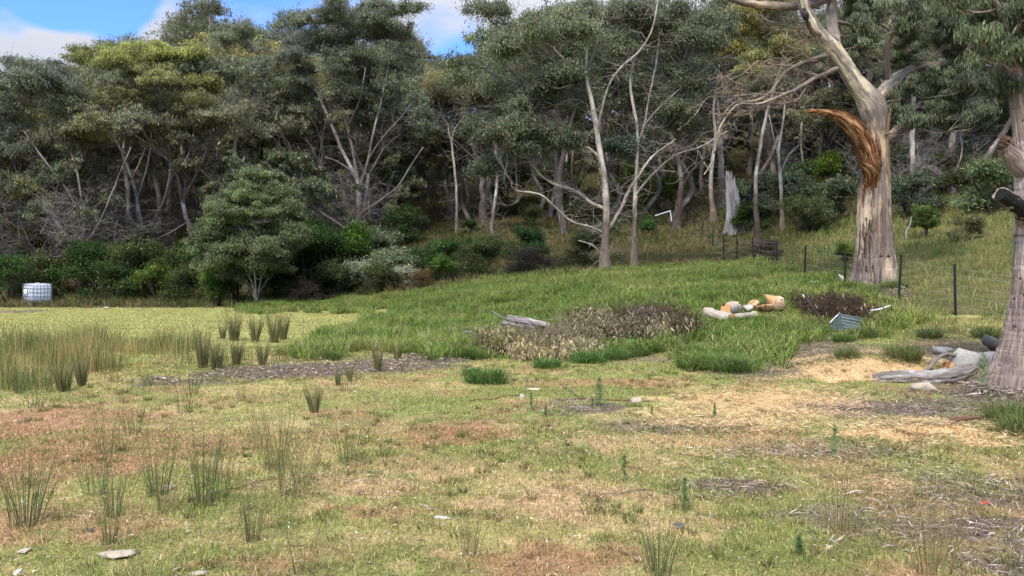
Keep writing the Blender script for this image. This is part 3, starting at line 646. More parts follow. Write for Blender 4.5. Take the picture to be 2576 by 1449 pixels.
for (kind, lm, d), L_ in cnt.items():
    for i, (x, Y, p, s) in enumerate(L_):
        lab = f"{d} {ADJ[kind]} {lm}" if len(L_) == 1 else f"{d} {ADJ[kind]} {lm}, {ORD[i % 12]} from left"
        v = r.uniform(.8, 1.2); yel = r.random() < .16; ct = (v * (1.25 if yel else r.uniform(.92, 1.1)), v * (1.15 if yel else 1), v * r.uniform(.8, 1.05))
        tv = r.uniform(.6, 1.05) * (.85 if kind[:4] == 'bare' else 1); nm = 'bare_tree' if kind[:4] == 'bare' else ('shrub' if kind[:2] == 's_' else 'gum_tree')
        plant(kind, nm, 'shrub' if nm == 'shrub' else 'tree', lab, 'understorey shrubs of the wood' if nm == 'shrub' else 'trees of the hillside wood', p, r.uniform(0, 6.28), (s * r.uniform(.9, 1.15), s * r.uniform(.9, 1.15), s), ct, (tv, tv * .98, tv * .97))
print('bg trees', len(BG))
# ------------------------------------------------------------------ the trees one can point at, each traced from its own limbs
def traced(seed, name, label, Y, limbs, clumps, bark, group=None, cat='tree', bare=60, leaf=(.17, .05), bl=(.5, 1.6), grow=0, gcol=None, dens=1.0, K0=26, S0=16, rust=.05, tuft=.38, depth=.9, bcol=(1,1,1)):
    T = Tree(seed); x0 = limbs[0][0][0]; b = gpt(x0, Y)
    for i, lm in enumerate(limbs):
        P, R = px_limb([(a, b_, c * (.84 if q == 0 and i == 0 else (.6 if i == 0 else .52))) for q, (a, b_, c) in enumerate(lm)], Y, 0 if i == 0 else T.r.uniform(-1, 1) * np.linalg.norm(np.array(lm[-1][:2]) - np.array(lm[0][:2])) / F * Y * .45)
        if i == 0: P = np.vstack([[P[0, 0], P[0, 1], b[2] - .4], P]); P[1, 2] = max(P[1, 2], b[2] + .1); R = np.concatenate([[R[0] * 1.25], R])
        elif T.nodes:      # start each limb on the wood it leaves
            Nn = np.concatenate(T.nodes); k = np.argmin(np.linalg.norm(Nn[:, [0, 2]] - P[0, [0, 2]], axis=1)); P = setY(P, P[:, 1] + Nn[k, 1] - P[0, 1]); P[0] = Nn[k]
        KK = K0 if i == 0 else max(8, 5 * len(P)); SS = S0 if i == 0 else 9
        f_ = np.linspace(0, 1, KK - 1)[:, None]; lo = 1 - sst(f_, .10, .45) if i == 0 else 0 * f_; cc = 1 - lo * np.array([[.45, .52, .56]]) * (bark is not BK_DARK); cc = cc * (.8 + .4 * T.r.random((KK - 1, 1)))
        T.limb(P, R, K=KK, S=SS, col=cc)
    for cx_, cy_, rx, ry, col, n in clumps:
        m = max(2, int(rx * ry / (380 if seed == 119 else 650))); s = Y / F
        for k in range(m):
            a = T.r.uniform(0, 6.283); q = math.sqrt(T.r.random()); u, v = cx_ + math.cos(a) * q * rx * .72, cy_ + math.sin(a) * q * ry * .72
            dy = (T.r.normal() * .5 + (.28 if seed != 119 else 0)) * rx * s * depth; c = pt(u, v, Y + dy)
            rad = s * (rx / math.sqrt(m) * .52 + (13 if seed == 119 else 9)); cc = np.asarray(col) * T.r.uniform(.72, 1.28)
            T.clump(c, (rad * 1.25, rad * 1.25, rad * .95), int((1.5 if seed == 119 else 1.1) * n * dens / m), cc, ln=leaf[0], wd=leaf[1], rust=rust, tuft=tuft)
    if bare: T.bare(bare, bl[0], bl[1], .012, col=(.62, .6, .58))
    return T.finish(name, label, cat, b, bark, group=group)
NG = 'gum trees standing out at the edge of the wood'
traced(101, 'gum_tree', 'wide low-forking gum with grey trunks at far left, behind the white tank', 49,
    [[(205, 690, 15), (200, 660, 13), (188, 630, 11), (172, 598, 9), (140, 555, 7), (100, 510, 5), (60, 470, 4)], [(200, 640, 9), (212, 580, 8), (205, 500, 6), (190, 420, 5), (160, 340, 4), (130, 270, 3)],
     [(205, 630, 8), (240, 580, 6), (268, 520, 5), (300, 440, 4), (330, 370, 3)], [(172, 600, 5), (130, 585, 4), (90, 560, 3)], [(205, 560, 5), (170, 480, 4), (110, 400, 4), (60, 330, 3)]],
    [(75, 200, 100, 50, G_BLUE, 26000), (150, 195, 70, 36, G_BLUE, 12000), (200, 325, 95, 32, G_OLIVE * .9 + .03, 16000), (50, 350, 60, 50, G_BLUE * .8, 9000), (60, 490, 55, 28, G_OLIVE, 8000), (120, 530, 50, 22, G_GREY, 6000), (150, 250, 70, 40, G_GREY, 10000), (-10, 260, 60, 60, G_BLUE, 8000), (130, 440, 50, 24, G_DARK, 5000)], BK_GREY, NG, bare=260, bl=(.6, 2.4))
traced(102, 'gum_tree', 'flat-topped gum with a bright yellow-green crown, left of the round bushy tree', 53,
    [(lambda p: p)([(372, 655, 12), (368, 600, 10), (352, 545, 8), (340, 480, 7), (318, 410, 6), (285, 340, 5), (250, 260, 4)]), [(370, 600, 8), (400, 530, 6), (422, 470, 6), (428, 390, 5), (408, 310, 4), (400, 230, 3)],
     [(360, 590, 6), (320, 575, 5), (280, 560, 4), (240, 548, 3)], [(345, 500, 5), (370, 420, 5), (380, 340, 4), (360, 240, 3)], [(425, 450, 5), (470, 400, 4), (490, 320, 3), (500, 230, 3)], [(372, 610, 5), (420, 590, 4), (470, 560, 3)]],
    [(240, 165, 90, 40, G_YEL * .85, 18000), (330, 135, 80, 34, G_YEL, 15000), (440, 150, 95, 40, G_YEL, 21000), (510, 195, 50, 34, G_YEL * .85, 9000), (380, 200, 110, 34, G_OLIVE * 1.1, 17000), (300, 245, 90, 26, G_OLIVE, 9000), (465, 265, 80, 28, G_OLIVE * .9, 9000), (330, 335, 40, 16, G_OLIVE, 4000), (520, 300, 50, 30, G_OLIVE * .8, 6000), (365, 585, 30, 26, G_GREY, 3500)], BK_GREY, NG, bare=260, bl=(.6, 2.4))
traced(103, 'gum_tree', 'straight pale-trunked gum behind the yellow-green crown, left of centre', 58,
    [[(322, 650, 10), (324, 560, 9), (320, 470, 8), (312, 390, 6), (318, 310, 4)], [(320, 470, 4), (355, 400, 4), (375, 350, 3)]], [(320, 300, 60, 40, G_DARK, 8000)], BK_PALE, NG, bare=40)
traced(104, 'gum_tree', 'broad multi-stemmed gum with leaning grey limbs at centre left', 62,
    [[(790, 565, 14), (788, 530, 12), (772, 470, 9), (745, 410, 8), (715, 350, 6), (690, 280, 4)], [(785, 530, 9), (755, 500, 8), (715, 460, 7), (690, 430, 5)], [(792, 520, 8), (805, 450, 7), (785, 380, 5), (755, 300, 4), (740, 220, 3)], [(790, 540, 5), (830, 500, 4), (860, 470, 3)]],
    [(620, 190, 80, 50, G_GREY, 12000), (700, 230, 70, 45, G_OLIVE * .9, 9000), (640, 300, 60, 40, G_GREY * .9, 7000), (600, 110, 60, 40, G_GREY, 9000), (740, 330, 50, 30, G_GREY * .8, 5000)], BK_GREY, NG, bare=420, bl=(.8, 2.8))
traced(105, 'gum_tree', 'great round-crowned gum with fanning bare limbs at centre left', 58,
    [[(905, 590, 15), (903, 540, 13), (904, 490, 12), (900, 455, 11), (885, 425, 8), (855, 365, 7), (828, 300, 7), (800, 235, 5), (770, 180, 4), (745, 140, 3)], [(900, 455, 8), (888, 380, 7), (868, 300, 6), (850, 230, 5), (842, 150, 3)],
     [(905, 470, 8), (925, 410, 7), (938, 340, 6), (958, 260, 5), (975, 180, 4), (990, 110, 3)], [(915, 545, 7), (955, 505, 6), (1000, 470, 5), (1035, 415, 4), (1065, 370, 3)], [(885, 425, 6), (845, 405, 5), (815, 395, 4)],
     [(925, 400, 5), (960, 350, 4), (1005, 300, 4), (1040, 255, 3)], [(868, 320, 5), (905, 250, 4), (920, 170, 3)]],
    [(900, 110, 120, 60, G_BLUE * .95, 20000), (820, 60, 80, 40, G_GREY, 12000), (950, 30, 80, 34, G_BLUE, 12000), (760, 220, 70, 40, G_GREY * .8, 7000), (930, 240, 90, 34, G_GREY * .75, 8000), (790, 100, 90, 50, G_BLUE, 17000), (880, 45, 110, 42, G_BLUE, 19000), (980, 80, 75, 55, G_GREY, 15000), (735, 165, 55, 34, G_BLUE * .9, 9000), (860, 160, 90, 40, G_GREY * .9, 11000), (960, 175, 70, 40, G_GREY * .8, 8000), (1020, 140, 35, 45, G_GREY, 5000), (1000, 30, 50, 30, G_DARK * 1.3, 6000)], BK_GREY, NG, bare=420, bl=(.8, 3.0))
for sd, x, yb, Y, rad, lab, lb, cl in (
    (106, 1238, 610, 50, 7, 'slender pale crooked gum standing alone on the slope left of the tall pale gum', [[(1236, 610, 8), (1238, 560, 7), (1246, 500, 6), (1250, 440, 5), (1246, 370, 4), (1255, 300, 3)]], [(1230, 300, 60, 34, G_GREY, 7000)]),
    (107, 1214, 560, 60, 12, 'dark thick-trunked gum on the slope behind the slender crooked one', [[(1214, 570, 15), (1214, 500, 12), (1210, 430, 10), (1190, 370, 8), (1160, 300, 5)], [(1210, 430, 7), (1245, 370, 6), (1280, 310, 4)], [(1205, 410, 5), (1140, 350, 4), (1080, 290, 3)]],
        [(1170, 215, 100, 40, G_OLIVE * .75 + G_RUST * .25, 13000), (1110, 235, 50, 36, G_RUST * .4 + G_OLIVE * .5, 6000), (1230, 170, 80, 35, G_GREY, 10000), (1290, 190, 60, 36, G_RUST * .35 + G_GREY * .6, 8000)]),
    (108, 1128, 550, 62, 10, 'pale twin-stemmed gum below the gap of open sky', [[(1128, 555, 12), (1132, 515, 10), (1122, 470, 6), (1115, 410, 5), (1100, 350, 3)], [(1132, 520, 7), (1150, 470, 6), (1155, 410, 4), (1150, 360, 3)]], [(1120, 390, 70, 40, G_GREY * .8, 9000), (1090, 330, 60, 40, G_GREY, 7000)]),
    (109, 1180, 520, 66, 6, 'small forked pale gum on the slope beside a round green bush', [[(1178, 525, 7), (1176, 490, 5), (1165, 440, 4), (1155, 390, 3)], [(1176, 495, 4), (1192, 450, 3), (1190, 410, 3)]], [(1170, 370, 50, 30, G_GREY * .8, 5000)])):
    Y = min(80, hit(lb[0][0][0], lb[0][0][1])[1]); traced(sd, 'gum_tree', lab, Y, lb, cl, BK_PALE if sd != 107 else BK_GREY, NG, bare=110, bl=(.6, 2.2))
# the tall pale gum on the bank, and its neighbour
traced(110, 'gum_tree', 'tall smooth pale gum on the bank at centre, long bare lower limbs', 35,
    [[(1523, 672, 22), (1524, 635, 18), (1524, 590, 16), (1526, 530, 15), (1521, 460, 13), (1513, 400, 11), (1500, 320, 11), (1488, 250, 9), (1475, 180, 8), (1478, 100, 7), (1474, 40, 6), (1490, -60, 4)],
     [(1475, 190, 8), (1430, 160, 7), (1385, 115, 6), (1335, 82, 5), (1285, 45, 4), (1225, 18, 3)], [(1502, 330, 7), (1512, 285, 6), (1530, 220, 5), (1562, 170, 5), (1612, 125, 5), (1642, 70, 4), (1655, 0, 3)],
     [(1517, 400, 7), (1480, 372, 6), (1425, 360, 5), (1385, 350, 4), (1325, 332, 3)], [(1524, 530, 9), (1490, 512, 8), (1445, 478, 7), (1400, 465, 7), (1360, 440, 5), (1330, 400, 5), (1300, 370, 4), (1290, 330, 3)],
     [(1524, 600, 6), (1484, 570, 5), (1440, 558, 5), (1395, 520, 4), (1360, 490, 4), (1300, 480, 3)], [(1520, 640, 5), (1492, 618, 4), (1455, 605, 3)],
     [(1540, 590, 9), (1560, 530, 8), (1582, 480, 8), (1602, 450, 6), (1640, 395, 5), (1700, 350, 3)], [(1475, 70, 4), (1440, 35, 4), (1400, 20, 3)], [(1475, 190, 5), (1500, 110, 4), (1520, 30, 3)], [(1330, 400, 3), (1260, 410, 3), (1200, 380, 3)]],
    [(1310, 230, 120, 60, G_GREY * .85, 20000), (1400, 60, 140, 50, G_GREY, 20000), (1560, 50, 110, 50, G_GREY * .9, 16000), (1240, 320, 110, 45, G_DARK * 1.2, 14000), (1380, 360, 90, 45, G_DARK * 1.1, 11000), (1290, 120, 60, 30, G_GREY, 7000), (1240, 25, 60, 30, G_GREY, 2600), (1420, 200, 70, 40, G_GREY * .8, 8000), (1230, 420, 60, 26, G_DARK, 5000)],
    BK_PALE, NG, bare=520, bl=(.5, 2.0), leaf=(.16, .045))
traced(111, 'gum_tree', 'thinner pale-topped gum just right of the tall pale gum, leafy tuft halfway up', 36,
    [[(1594, 664, 13), (1595, 600, 10), (1597, 520, 9), (1600, 440, 8), (1604, 380, 6), (1603, 320, 6), (1592, 260, 6), (1586, 200, 5), (1600, 120, 4), (1590, 40, 3)], [(1604, 360, 5), (1622, 310, 5), (1632, 250, 4), (1650, 160, 4), (1660, 80, 3)],
     [(1620, 320, 4), (1660, 270, 4), (1720, 215, 3), (1790, 160, 3)], [(1598, 500, 6), (1640, 440, 5), (1700, 390, 4), (1760, 370, 3), (1830, 330, 3)]],
    [(1592, 368, 55, 30, np.array([.09, .15, .085]), 6000), (1660, 70, 110, 55, G_GREY * .9, 15000), (1590, 110, 50, 40, G_GREY, 6000), (1740, 190, 80, 50, G_DARK * 1.2, 8000), (1790, 80, 80, 60, G_GREY * .8, 9000), (1700, 300, 60, 40, G_DARK, 6000)],
    BK_PALE, NG, bare=300, bl=(.5, 2.0), leaf=(.16, .05))
for sd, lab, Y, lb, cl, bk in (
    (112, 'dark-barked leaning gum beside the white pipe frame', 62, [[(1702, 580, 17), (1708, 520, 15), (1714, 460, 12), (1705, 400, 9), (1690, 340, 7), (1700, 260, 5)], [(1712, 470, 8), (1750, 420, 6), (1800, 380, 4)], [(1708, 420, 6), (1660, 385, 5), (1600, 370, 4)]], [(1700, 230, 120, 70, G_DARK * 1.1, 15000), (1640, 330, 60, 34, G_DARK, 5000)], BK_DARK),
    (113, 'pale flared gum trunk left of the jagged stump', 56, [[(1796, 566, 18), (1792, 530, 12), (1788, 480, 9), (1790, 420, 8), (1800, 350, 6), (1795, 270, 5), (1810, 180, 4)], [(1790, 440, 4), (1765, 400, 3), (1750, 360, 3)]], [(1800, 180, 90, 60, G_GREY * .8, 10000)], BK_PALE),
    (114, 'straight pale gum trunk directly behind the jagged stump', 66, [[(1816, 500, 16), (1814, 440, 13), (1812, 380, 12), (1808, 300, 10), (1800, 220, 8), (1810, 130, 5)]], [(1830, 110, 100, 60, G_GREY * .8, 10000)], BK_PALE),
    (115, 'thin pale gum pole with raised arms behind the fence, right of the stump', 44, [[(1968, 585, 9), (1966, 520, 8), (1962, 440, 7), (1958, 380, 6), (1968, 320, 4), (1975, 260, 3)], [(1962, 430, 4), (1985, 390, 4), (2010, 365, 3)], [(1958, 390, 4), (1945, 340, 3), (1935, 290, 3)]], [(1950, 220, 70, 40, G_GREY, 7000)], BK_PALE),
    (116, 'tall clean white-trunked gum in the wood right of the huge torn gum', 62, [[(2297, 520, 12), (2296, 440, 11), (2295, 360, 10), (2296, 280, 9), (2300, 180, 8), (2310, 60, 6)]], [(2300, 150, 120, 80, G_DARK * 1.1, 12000)], BK_PALE),
    (117, 'leaning bent gum limb propped in the wood right of the white-trunked gum', 50, [[(2395, 470, 7), (2360, 430, 6), (2330, 415, 5)], [(2395, 460, 4), (2420, 380, 4), (2405, 300, 3)]], [(2420, 260, 60, 40, G_DARK, 5000)], BK_GREY),
    (118, 'big olive-golden crowned gum above the stump, trunk hidden behind thin poles', 45, [[(1905, 590, 9), (1900, 480, 8), (1910, 380, 7), (1930, 280, 6), (1960, 180, 5), (1980, 80, 4)]], [(1860, 60, 75, 50, np.array([.42, .37, .10]), 15000), (1960, 120, 80, 46, np.array([.34, .33, .11]), 13000), (1835, 140, 45, 30, np.array([.42, .36, .09]), 7000), (1940, 30, 80, 40, np.array([.34, .33, .11]), 9000), (1900, 170, 50, 30, np.array([.30, .30, .11]), 5000)], BK_GREY)):
    Y = Y if sd in (114, 117, 118) else min(80, hit(lb[0][0][0], lb[0][0][1])[1]); traced(sd, 'gum_tree', lab, Y, lb, cl, bk, NG, bare=70, bl=(.6, 2.4))
# small bushy tree standing forward of the wood
traced(119, 'bushy_gum_tree', 'round bushy young gum with thin fanning stems, standing forward of the wood at left', 41,
    [[(648, 768, 6), (640, 730, 5), (625, 690, 4), (600, 650, 3)], [(648, 760, 6), (655, 710, 5), (665, 650, 4), (690, 590, 3)], [(645, 760, 5), (642, 700, 4), (640, 630, 4), (645, 590, 2)], [(645, 755, 4), (620, 715, 4), (590, 690, 3), (560, 650, 2)], [(650, 750, 4), (675, 700, 4), (705, 660, 3), (725, 620, 2)]],
    [(645, 465, 55, 40, np.array([.165, .20, .085]) * 1.1, 17000), (600, 530, 75, 50, np.array([.165, .20, .085]) * 1.1, 24000), (690, 525, 75, 60, np.array([.165, .20, .085]) * 1.05, 24000), (550, 605, 65, 48, np.array([.165, .20, .085]) * 1.05, 20000), (625, 610, 85, 60, np.array([.165, .20, .085]), 24000), (705, 610, 65, 60, np.array([.165, .20, .085]) * .9, 18000), (525, 655, 42, 34, np.array([.165, .20, .085]) * 1.1, 10000), (590, 670, 60, 34, np.array([.165, .20, .085]), 12000), (745, 560, 34, 60, np.array([.165, .20, .085]) * .8, 9000), (660, 680, 60, 26, np.array([.165, .20, .085]) * .8, 9000), (560, 560, 50, 40, np.array([.165, .20, .085]) * 1.15, 12000)],
    BK_GREY, None, bare=60, bl=(.3, .8), leaf=(.13, .045), tuft=.26, rust=.02, depth=.8)

# ------------------------------------------------------------------ the huge storm-torn gum
def z4(x, y, r_): return ((2640 + x / 1.2067) / 1.4907, y / 1.2067 / 1.4907, r_)
def z5(x, y, r_): return ((3140 + x / .9657) / 1.4907, y / .9657 / 1.4907, r_)
def big_mod(rr, K, S, amp=.05, flare=None, lob=.13, n=5, circ=9.0, zl=14.0, fine=.07):
    th = np.linspace(0, 6.283, S, endpoint=False)[None] + np.zeros((K, 1)); z = np.linspace(0, 1, K)[:, None] + np.zeros((1, S))
    cx, cy = np.cos(th), np.sin(th); m = 1 + amp * 2 * (fbm(cx * 1.6 + 5, cy * 1.6 + z * 5, n * 7) - .5)
    rd = 1 - np.abs(fbm(th * circ / 3.1416 + 5 * fbm(z * zl * .12, th * 1.5, n + 9, 3), z * zl * .13 + .6 * th, n + 40, 3) - .5) * 4.5; m = m - fine * np.clip(rd, 0, 1) * np.minimum(1, np.minimum(th, 6.283 - th) * 3)
    w = np.exp(-z * 9.0); return (m + w * lob * np.sin(th * n + 1.3))[None]
T = Tree(150); Yb = 26.6; K, S = 130, 110
P, R = px_limb([(2193, 760, 70), (2196, 722, 60), (2200, 685, 54), (2200, 620, 46), (2198, 550, 42), (2200, 480, 38), (2202, 420, 32), (2203, 361, 28), (2202, 315, 30), (2195, 272, 34), (2175, 236, 27), (2150, 205, 22), (2125, 165, 20), (2098, 125, 19), (2060, 85, 17), (2032, 40, 14), (2014, -20, 13), (2005, -120, 10)], Yb)
P = setY(P, P[:, 1] + np.linspace(0, 1, len(P)) ** 3 * -1.5)
base12 = gpt(2195, Yb)
fz = np.linspace(0, 1, K - 1)[:, None]; up = sst(fz, .42, .66); T.limb(P, R, K=K, S=S, mod=big_mod(T.r, K, S, circ=26, zl=60), col=1 + up * np.array([[.42, .52, .58]]))
def tl(T, pts, Y, dy=0, **k):
    P, R = px_limb(pts, Y, dy); Nn = np.concatenate(T.nodes); q = np.argmin(np.linalg.norm(Nn[:, [0, 2]] - P[0, [0, 2]], axis=1)); P = setY(P, P[:, 1] + Nn[q, 1] - P[0, 1]); P[0] = Nn[q]
    return T.limb(P, R, **k)
tl(T, [(2108, 150, 14), (2100, 105, 14), (2094, 60, 13), (2092, 0, 12), (2090, -60, 11), (2070, -160, 9)], Yb, 1.2, S=16, col=(1.42, 1.5, 1.55))
tl(T, [(2196, 275, 22), (2212, 243, 17), (2245, 205, 15), (2277, 182, 12), (2315, 164, 10), (2356, 168, 8), (2391, 151, 7), (2370, 121, 7), (2412, 62, 6)], Yb, 1.8, S=14, col=(1.3, 1.35, 1.4))
tl(T, [(2350, 166, 7), (2400, 160, 6), (2440, 165, 5), (2480, 150, 4)], Yb, .5)
tl(T, [(2213, 350, 14), (2236, 345, 11), (2270, 305, 9), (2315, 258, 6)], Yb, .8, S=12)
tl(T, [(2245, 205, 9), (2230, 150, 7), (2240, 90, 6), (2270, 30, 5), (2290, -40, 4)], Yb, -1)
tl(T, [(2100, 60, 6), (2130, 60, 5), (2170, 70, 4), (2210, 60, 3), (2260, 90, 3)], Yb, 1)
tl(T, [(2098, -60, 11), (2092, -28, 11), (2070, 3, 10), (1993, 16, 10), (1912, 12, 9), (1845, -2, 8), (1790, -30, 7)], Yb, -1.5, S=14)
dead = []
for pts, dy in (([z4(590, 335, 11), z4(520, 345, 9), z4(460, 380, 8), z4(400, 412, 7), z4(330, 440, 5), z4(250, 470, 4), z4(150, 475, 4), z4(80, 560, 3), z4(50, 640, 3), z4(30, 740, 2), z4(0, 790, 2)], -2.2),
                ([z4(575, 262, 9), z4(500, 265, 8), z4(440, 285, 7), z4(370, 325, 6), z4(320, 390, 5), z4(270, 440, 4), z4(200, 460, 3), z4(130, 470, 3), z4(60, 560, 2)], -1.0),
                ([z4(430, 400, 5), z4(425, 450, 4), z4(360, 468, 4), z4(300, 470, 3), z4(220, 500, 2), z4(160, 500, 2)], -.8), ([z4(370, 320, 4), z4(300, 290, 3), z4(240, 280, 3), z4(180, 330, 2), z4(130, 350, 2), z4(60, 340, 2)], -.5),
                ([z4(300, 425, 4), z4(330, 360, 3), z4(360, 300, 3), z4(400, 260, 2)], .4), ([z4(300, 445, 3), z4(180, 430, 3), z4(100, 440, 2), z4(20, 440, 2), z4(-40, 520, 2)], .3), ([z4(150, 475, 3), z4(100, 430, 2), z4(80, 360, 2)], .2),
                ([z4(555, 190, 7), z4(470, 130, 5), z4(420, 130, 5), z4(340, 110, 4), z4(280, 90, 3), z4(255, 60, 2)], .8), ([z4(440, 150, 3), z4(450, 210, 3), z4(480, 260, 2)], .1), ([z4(460, 340, 5), z4(430, 330, 4), z4(425, 380, 4), z4(460, 350, 3)], .1)):
    A = tl(T, [(a, b_, c * .62) for a, b_, c in pts], Yb, dy, S=7, K=30); dead.append(A[0])
dn = np.concatenate([d[4:] for d in dead]); T.bare(150, .25, .95, .011, src=dn, up=-.02, gen=3, col=(1.1, 1.05, 1.0))
# perch for the bird
pr = tl(T, [z4(606, 215, 8), z4(590, 180, 7), z4(540, 160, 7), z4(500, 148, 6), z4(480, 130, 5), z4(474, 104, 4), z4(450, 99, 3), z4(430, 104, 2)], Yb, -1.7, S=8, K=40)
for cx_, cy_, rx, ry, col, n in ((2170, 110, 50, 60, G_DARK * 1.3, 9000), (2235, 45, 60, 50, G_DARK * 1.4, 10000), (2310, 90, 60, 55, G_DARK * 1.3, 9000), (2390, 40, 60, 50, G_DARK * 1.3, 9000), (2350, 220, 75, 45, G_DARK * 1.2, 9000), (2230, 290, 30, 45, G_DARK * 1.2, 4500), (2270, 150, 35, 30, G_DARK * 1.3, 4500),
                                 (2430, 110, 60, 50, G_DARK * 1.3, 8000), (2300, 300, 60, 24, G_DARK, 4000), (2160, 30, 40, 40, G_DARK * 1.4, 6000), (2440, 210, 50, 34, G_DARK * 1.2, 6000), (2020, -60, 80, 40, G_GREY, 7000), (2480, 300, 50, 40, G_DARK * 1.1, 5000), (2380, 300, 40, 30, G_DARK * 1.1, 3500)):
    m = max(2, int(rx * ry / 420)); s = Yb / F
    for k in range(m):
        u, v = cx_ + T.r.normal() * rx * .55, cy_ + T.r.normal() * ry * .5; c = pt(u, v, Yb + .4 + T.r.normal() * 1.2)
        T.clump(c, (.42, .42, .62), int(n * 1.5 / m), np.asarray(col) * .8 * T.r.uniform(.7, 1.4), ln=.15, wd=.028, tuft=.16, droop=1.8, rust=.02, tufts=7)
T.bare(60, .3, .9, .01, src=np.concatenate(T.nodes[2:5]))
t12 = T.finish('gum_tree', 'huge storm-torn gum by the fence with orange split wood and a hanging broken limb', 'tree', base12, BK_BIG)
g = Geo()      # broken limb, orange heartwood, still hinged on the trunk
P, R = px_limb([(2182, 480, 14), (2177, 430, 23), (2168, 388, 25), (2150, 350, 23), (2125, 319, 18), (2098, 300, 14), (2070, 292, 10), (2048, 288, 7), (2031, 285, 2)], Yb)
P[:, 1] -= .50; P[0, 1] += .25
A = resample(np.column_stack([P, R]), 40); th = np.linspace(0, 6.283, 26, endpoint=False)
mod = 1 + .16 * (fbm(np.repeat(np.arange(40)[:, None] * .12, 26, 1), np.repeat(th[None] * 2.2, 40, 0), 5) - .5) * 2 - .28 * (np.abs(np.sin(th * 3.5)) ** 6)[None] + .10 * rng(4).normal(size=(1, 26)); mod[:, 0] = mod[:, -1]
tubes(g, A[:, :3], A[:, 3] * .93, 26, mod=mod[None])
for k in range(16):
    q = A[-1 - (k % 9), :3]; d = np.array([-rng(k).uniform(.1, .45), rng(k).normal() * .1, rng(k + 50).normal() * .10]); tubes(g, np.array([q, q + d * .5, q + d]), np.array([.045, .025, .003]), 5)
rk = rng(77)
for k in range(60):
    q0 = rk.integers(0, 26); q1 = min(39, q0 + rk.integers(6, 16)); a = rk.uniform(0, 6.283); seg = A[q0:q1]; off = np.stack([np.zeros(len(seg)), np.full(len(seg), math.cos(a)), np.full(len(seg), math.sin(a))], 1) * (seg[:, 3] * np.linspace(.92, rk.uniform(.95, 1.25), len(seg)))[:, None]; off[:, 0] = off[:, 2] * .8
    tubes(g, seg[:, :3] + off, np.linspace(.022, .003, len(seg)) * rk.uniform(.5, 1.5), 4, col=np.array([1, .9, .8]) * rk.choice([.35, .7, 1.1, 1.5]))
hw = g.build('broken_limb', HEART, None, smooth=False, loc=base12); hw.location = (0, 0, 0); hw.parent = t12; hw['label'] = 'split broken limb of bright orange heartwood'
g = Geo()      # torn blond and dark strips down the trunk
rs = rng(9); ax = P; RY = [250, 361, 420, 480, 550, 620, 685, 760]; RR = [34, 28, 32, 38, 42, 46, 54, 68]
for k in range(60):
    dark = k >= 14; x = rs.uniform(2148, 2180) if dark else (2219 + rs.normal() * 5 if k < 8 else 2195 + rs.uniform(-30, 34)); y0 = rs.uniform(545, 690) if dark else (rs.uniform(270, 380) if k < 8 else rs.uniform(300, 600)); ln = rs.uniform(25, 70) if dark else rs.uniform(60, 180)
    n = 9; yy = np.linspace(y0, y0 + ln, n); xs = x + np.cumsum(rs.normal(size=n)) * .8; rad = np.interp(yy, RY, RR) / F * Yb
    u = (xs - 2200) / F * Yb; u = np.clip(u, -rad * .97, rad * .97); yv = Yb - np.sqrt(np.maximum(rad ** 2 - u ** 2, 0)) * 1.0
    yv = yv - .005 - np.interp(yy, [250, 400, 760], [.9, .45, 0]) * .25
    Pp = np.stack([(2200 - 1288) / F * Yb + u, yv, CAMZ + (HZ - yy) / F * Yb], 1)
    col = np.array([.36, .29, .25]) * rs.uniform(.45, 1.9) if dark else (np.array([1.15, .85, .55]) if rs.random() < .75 else np.array([1.0, .55, .3]))
    tubes(g, Pp, np.linspace(.026, .006, n) * rs.uniform(.3, 1.1), 5, col=col * .8)
gh = Geo()
for k in range(18):
    x = 2166 + rs.normal() * 9; y0 = rs.uniform(400, 450); ln = rs.uniform(40, 85); n = 9; yy = np.linspace(y0, y0 + ln, n); xs = x + np.cumsum(rs.normal(size=n)) * .8
    rad = np.interp(yy, RY, RR) / F * Yb; u = np.clip((xs - 2200) / F * Yb, -rad * .96, rad * .96); yv = Yb - np.sqrt(np.maximum(rad ** 2 - u ** 2, 0)) - .02 - np.interp(yy, [250, 400, 760], [.9, .45, 0]) * .25
    tubes(gh, np.stack([(2200 - 1288) / F * Yb + u, yv, CAMZ + (HZ - yy) / F * Yb], 1), np.linspace(.05, .006, n) * rs.uniform(.5, 1.2), 6, col=np.array([1, .95, .9]) * rs.uniform(.5, 1.3))
o = gh.build('torn_wood', HEART, None, loc=base12); o.location = (0, 0, 0); o.parent = t12
o = g.build('bark_strip', BK_PALE, None, loc=base12); o.location = (0, 0, 0); o.parent = t12
# ------------------------------------------------------------------ the gum cut by the right edge of the picture
T = Tree(160); Yr = 11.6; K, S = 220, 200
P, R = px_limb([(2622, 1010, 175), (2620, 985, 158), (2620, 950, 128), (2620, 890, 98), (2619, 820, 78), (2618, 740, 66), (2618, 640, 58), (2618, 520, 56), (2618, 420, 58), (2606, 320, 52), (2590, 220, 47), (2582, 150, 38), (2570, 60, 30), (2560, -40, 24)], Yr)
base13 = gpt(2620, Yr); T.limb(P, R, K=K, S=S, mod=big_mod(T.r, K, S, .05, lob=.10, n=7, circ=36, zl=60, fine=.06))
tl(T, [(2600, 330, 26), (2640, 240, 24), (2660, 120, 20), (2670, -40, 15)], Yr, .3, S=18)
tl(T, [(2585, 215, 14), (2560, 180, 11), (2548, 120, 10), (2530, 60, 8), (2500, 0, 6), (2450, -40, 4)], Yr, -.5, S=12)
tl(T, [(2600, 440, 40), (2570, 415, 30), (2550, 395, 25), (2532, 372, 21), (2524, 362, 17)], Yr, -.12, S=24, K=18, knob=.03)
tl(T, [(2570, 480, 5), (2545, 420, 5), (2520, 400, 4)], Yr, .4, S=7)
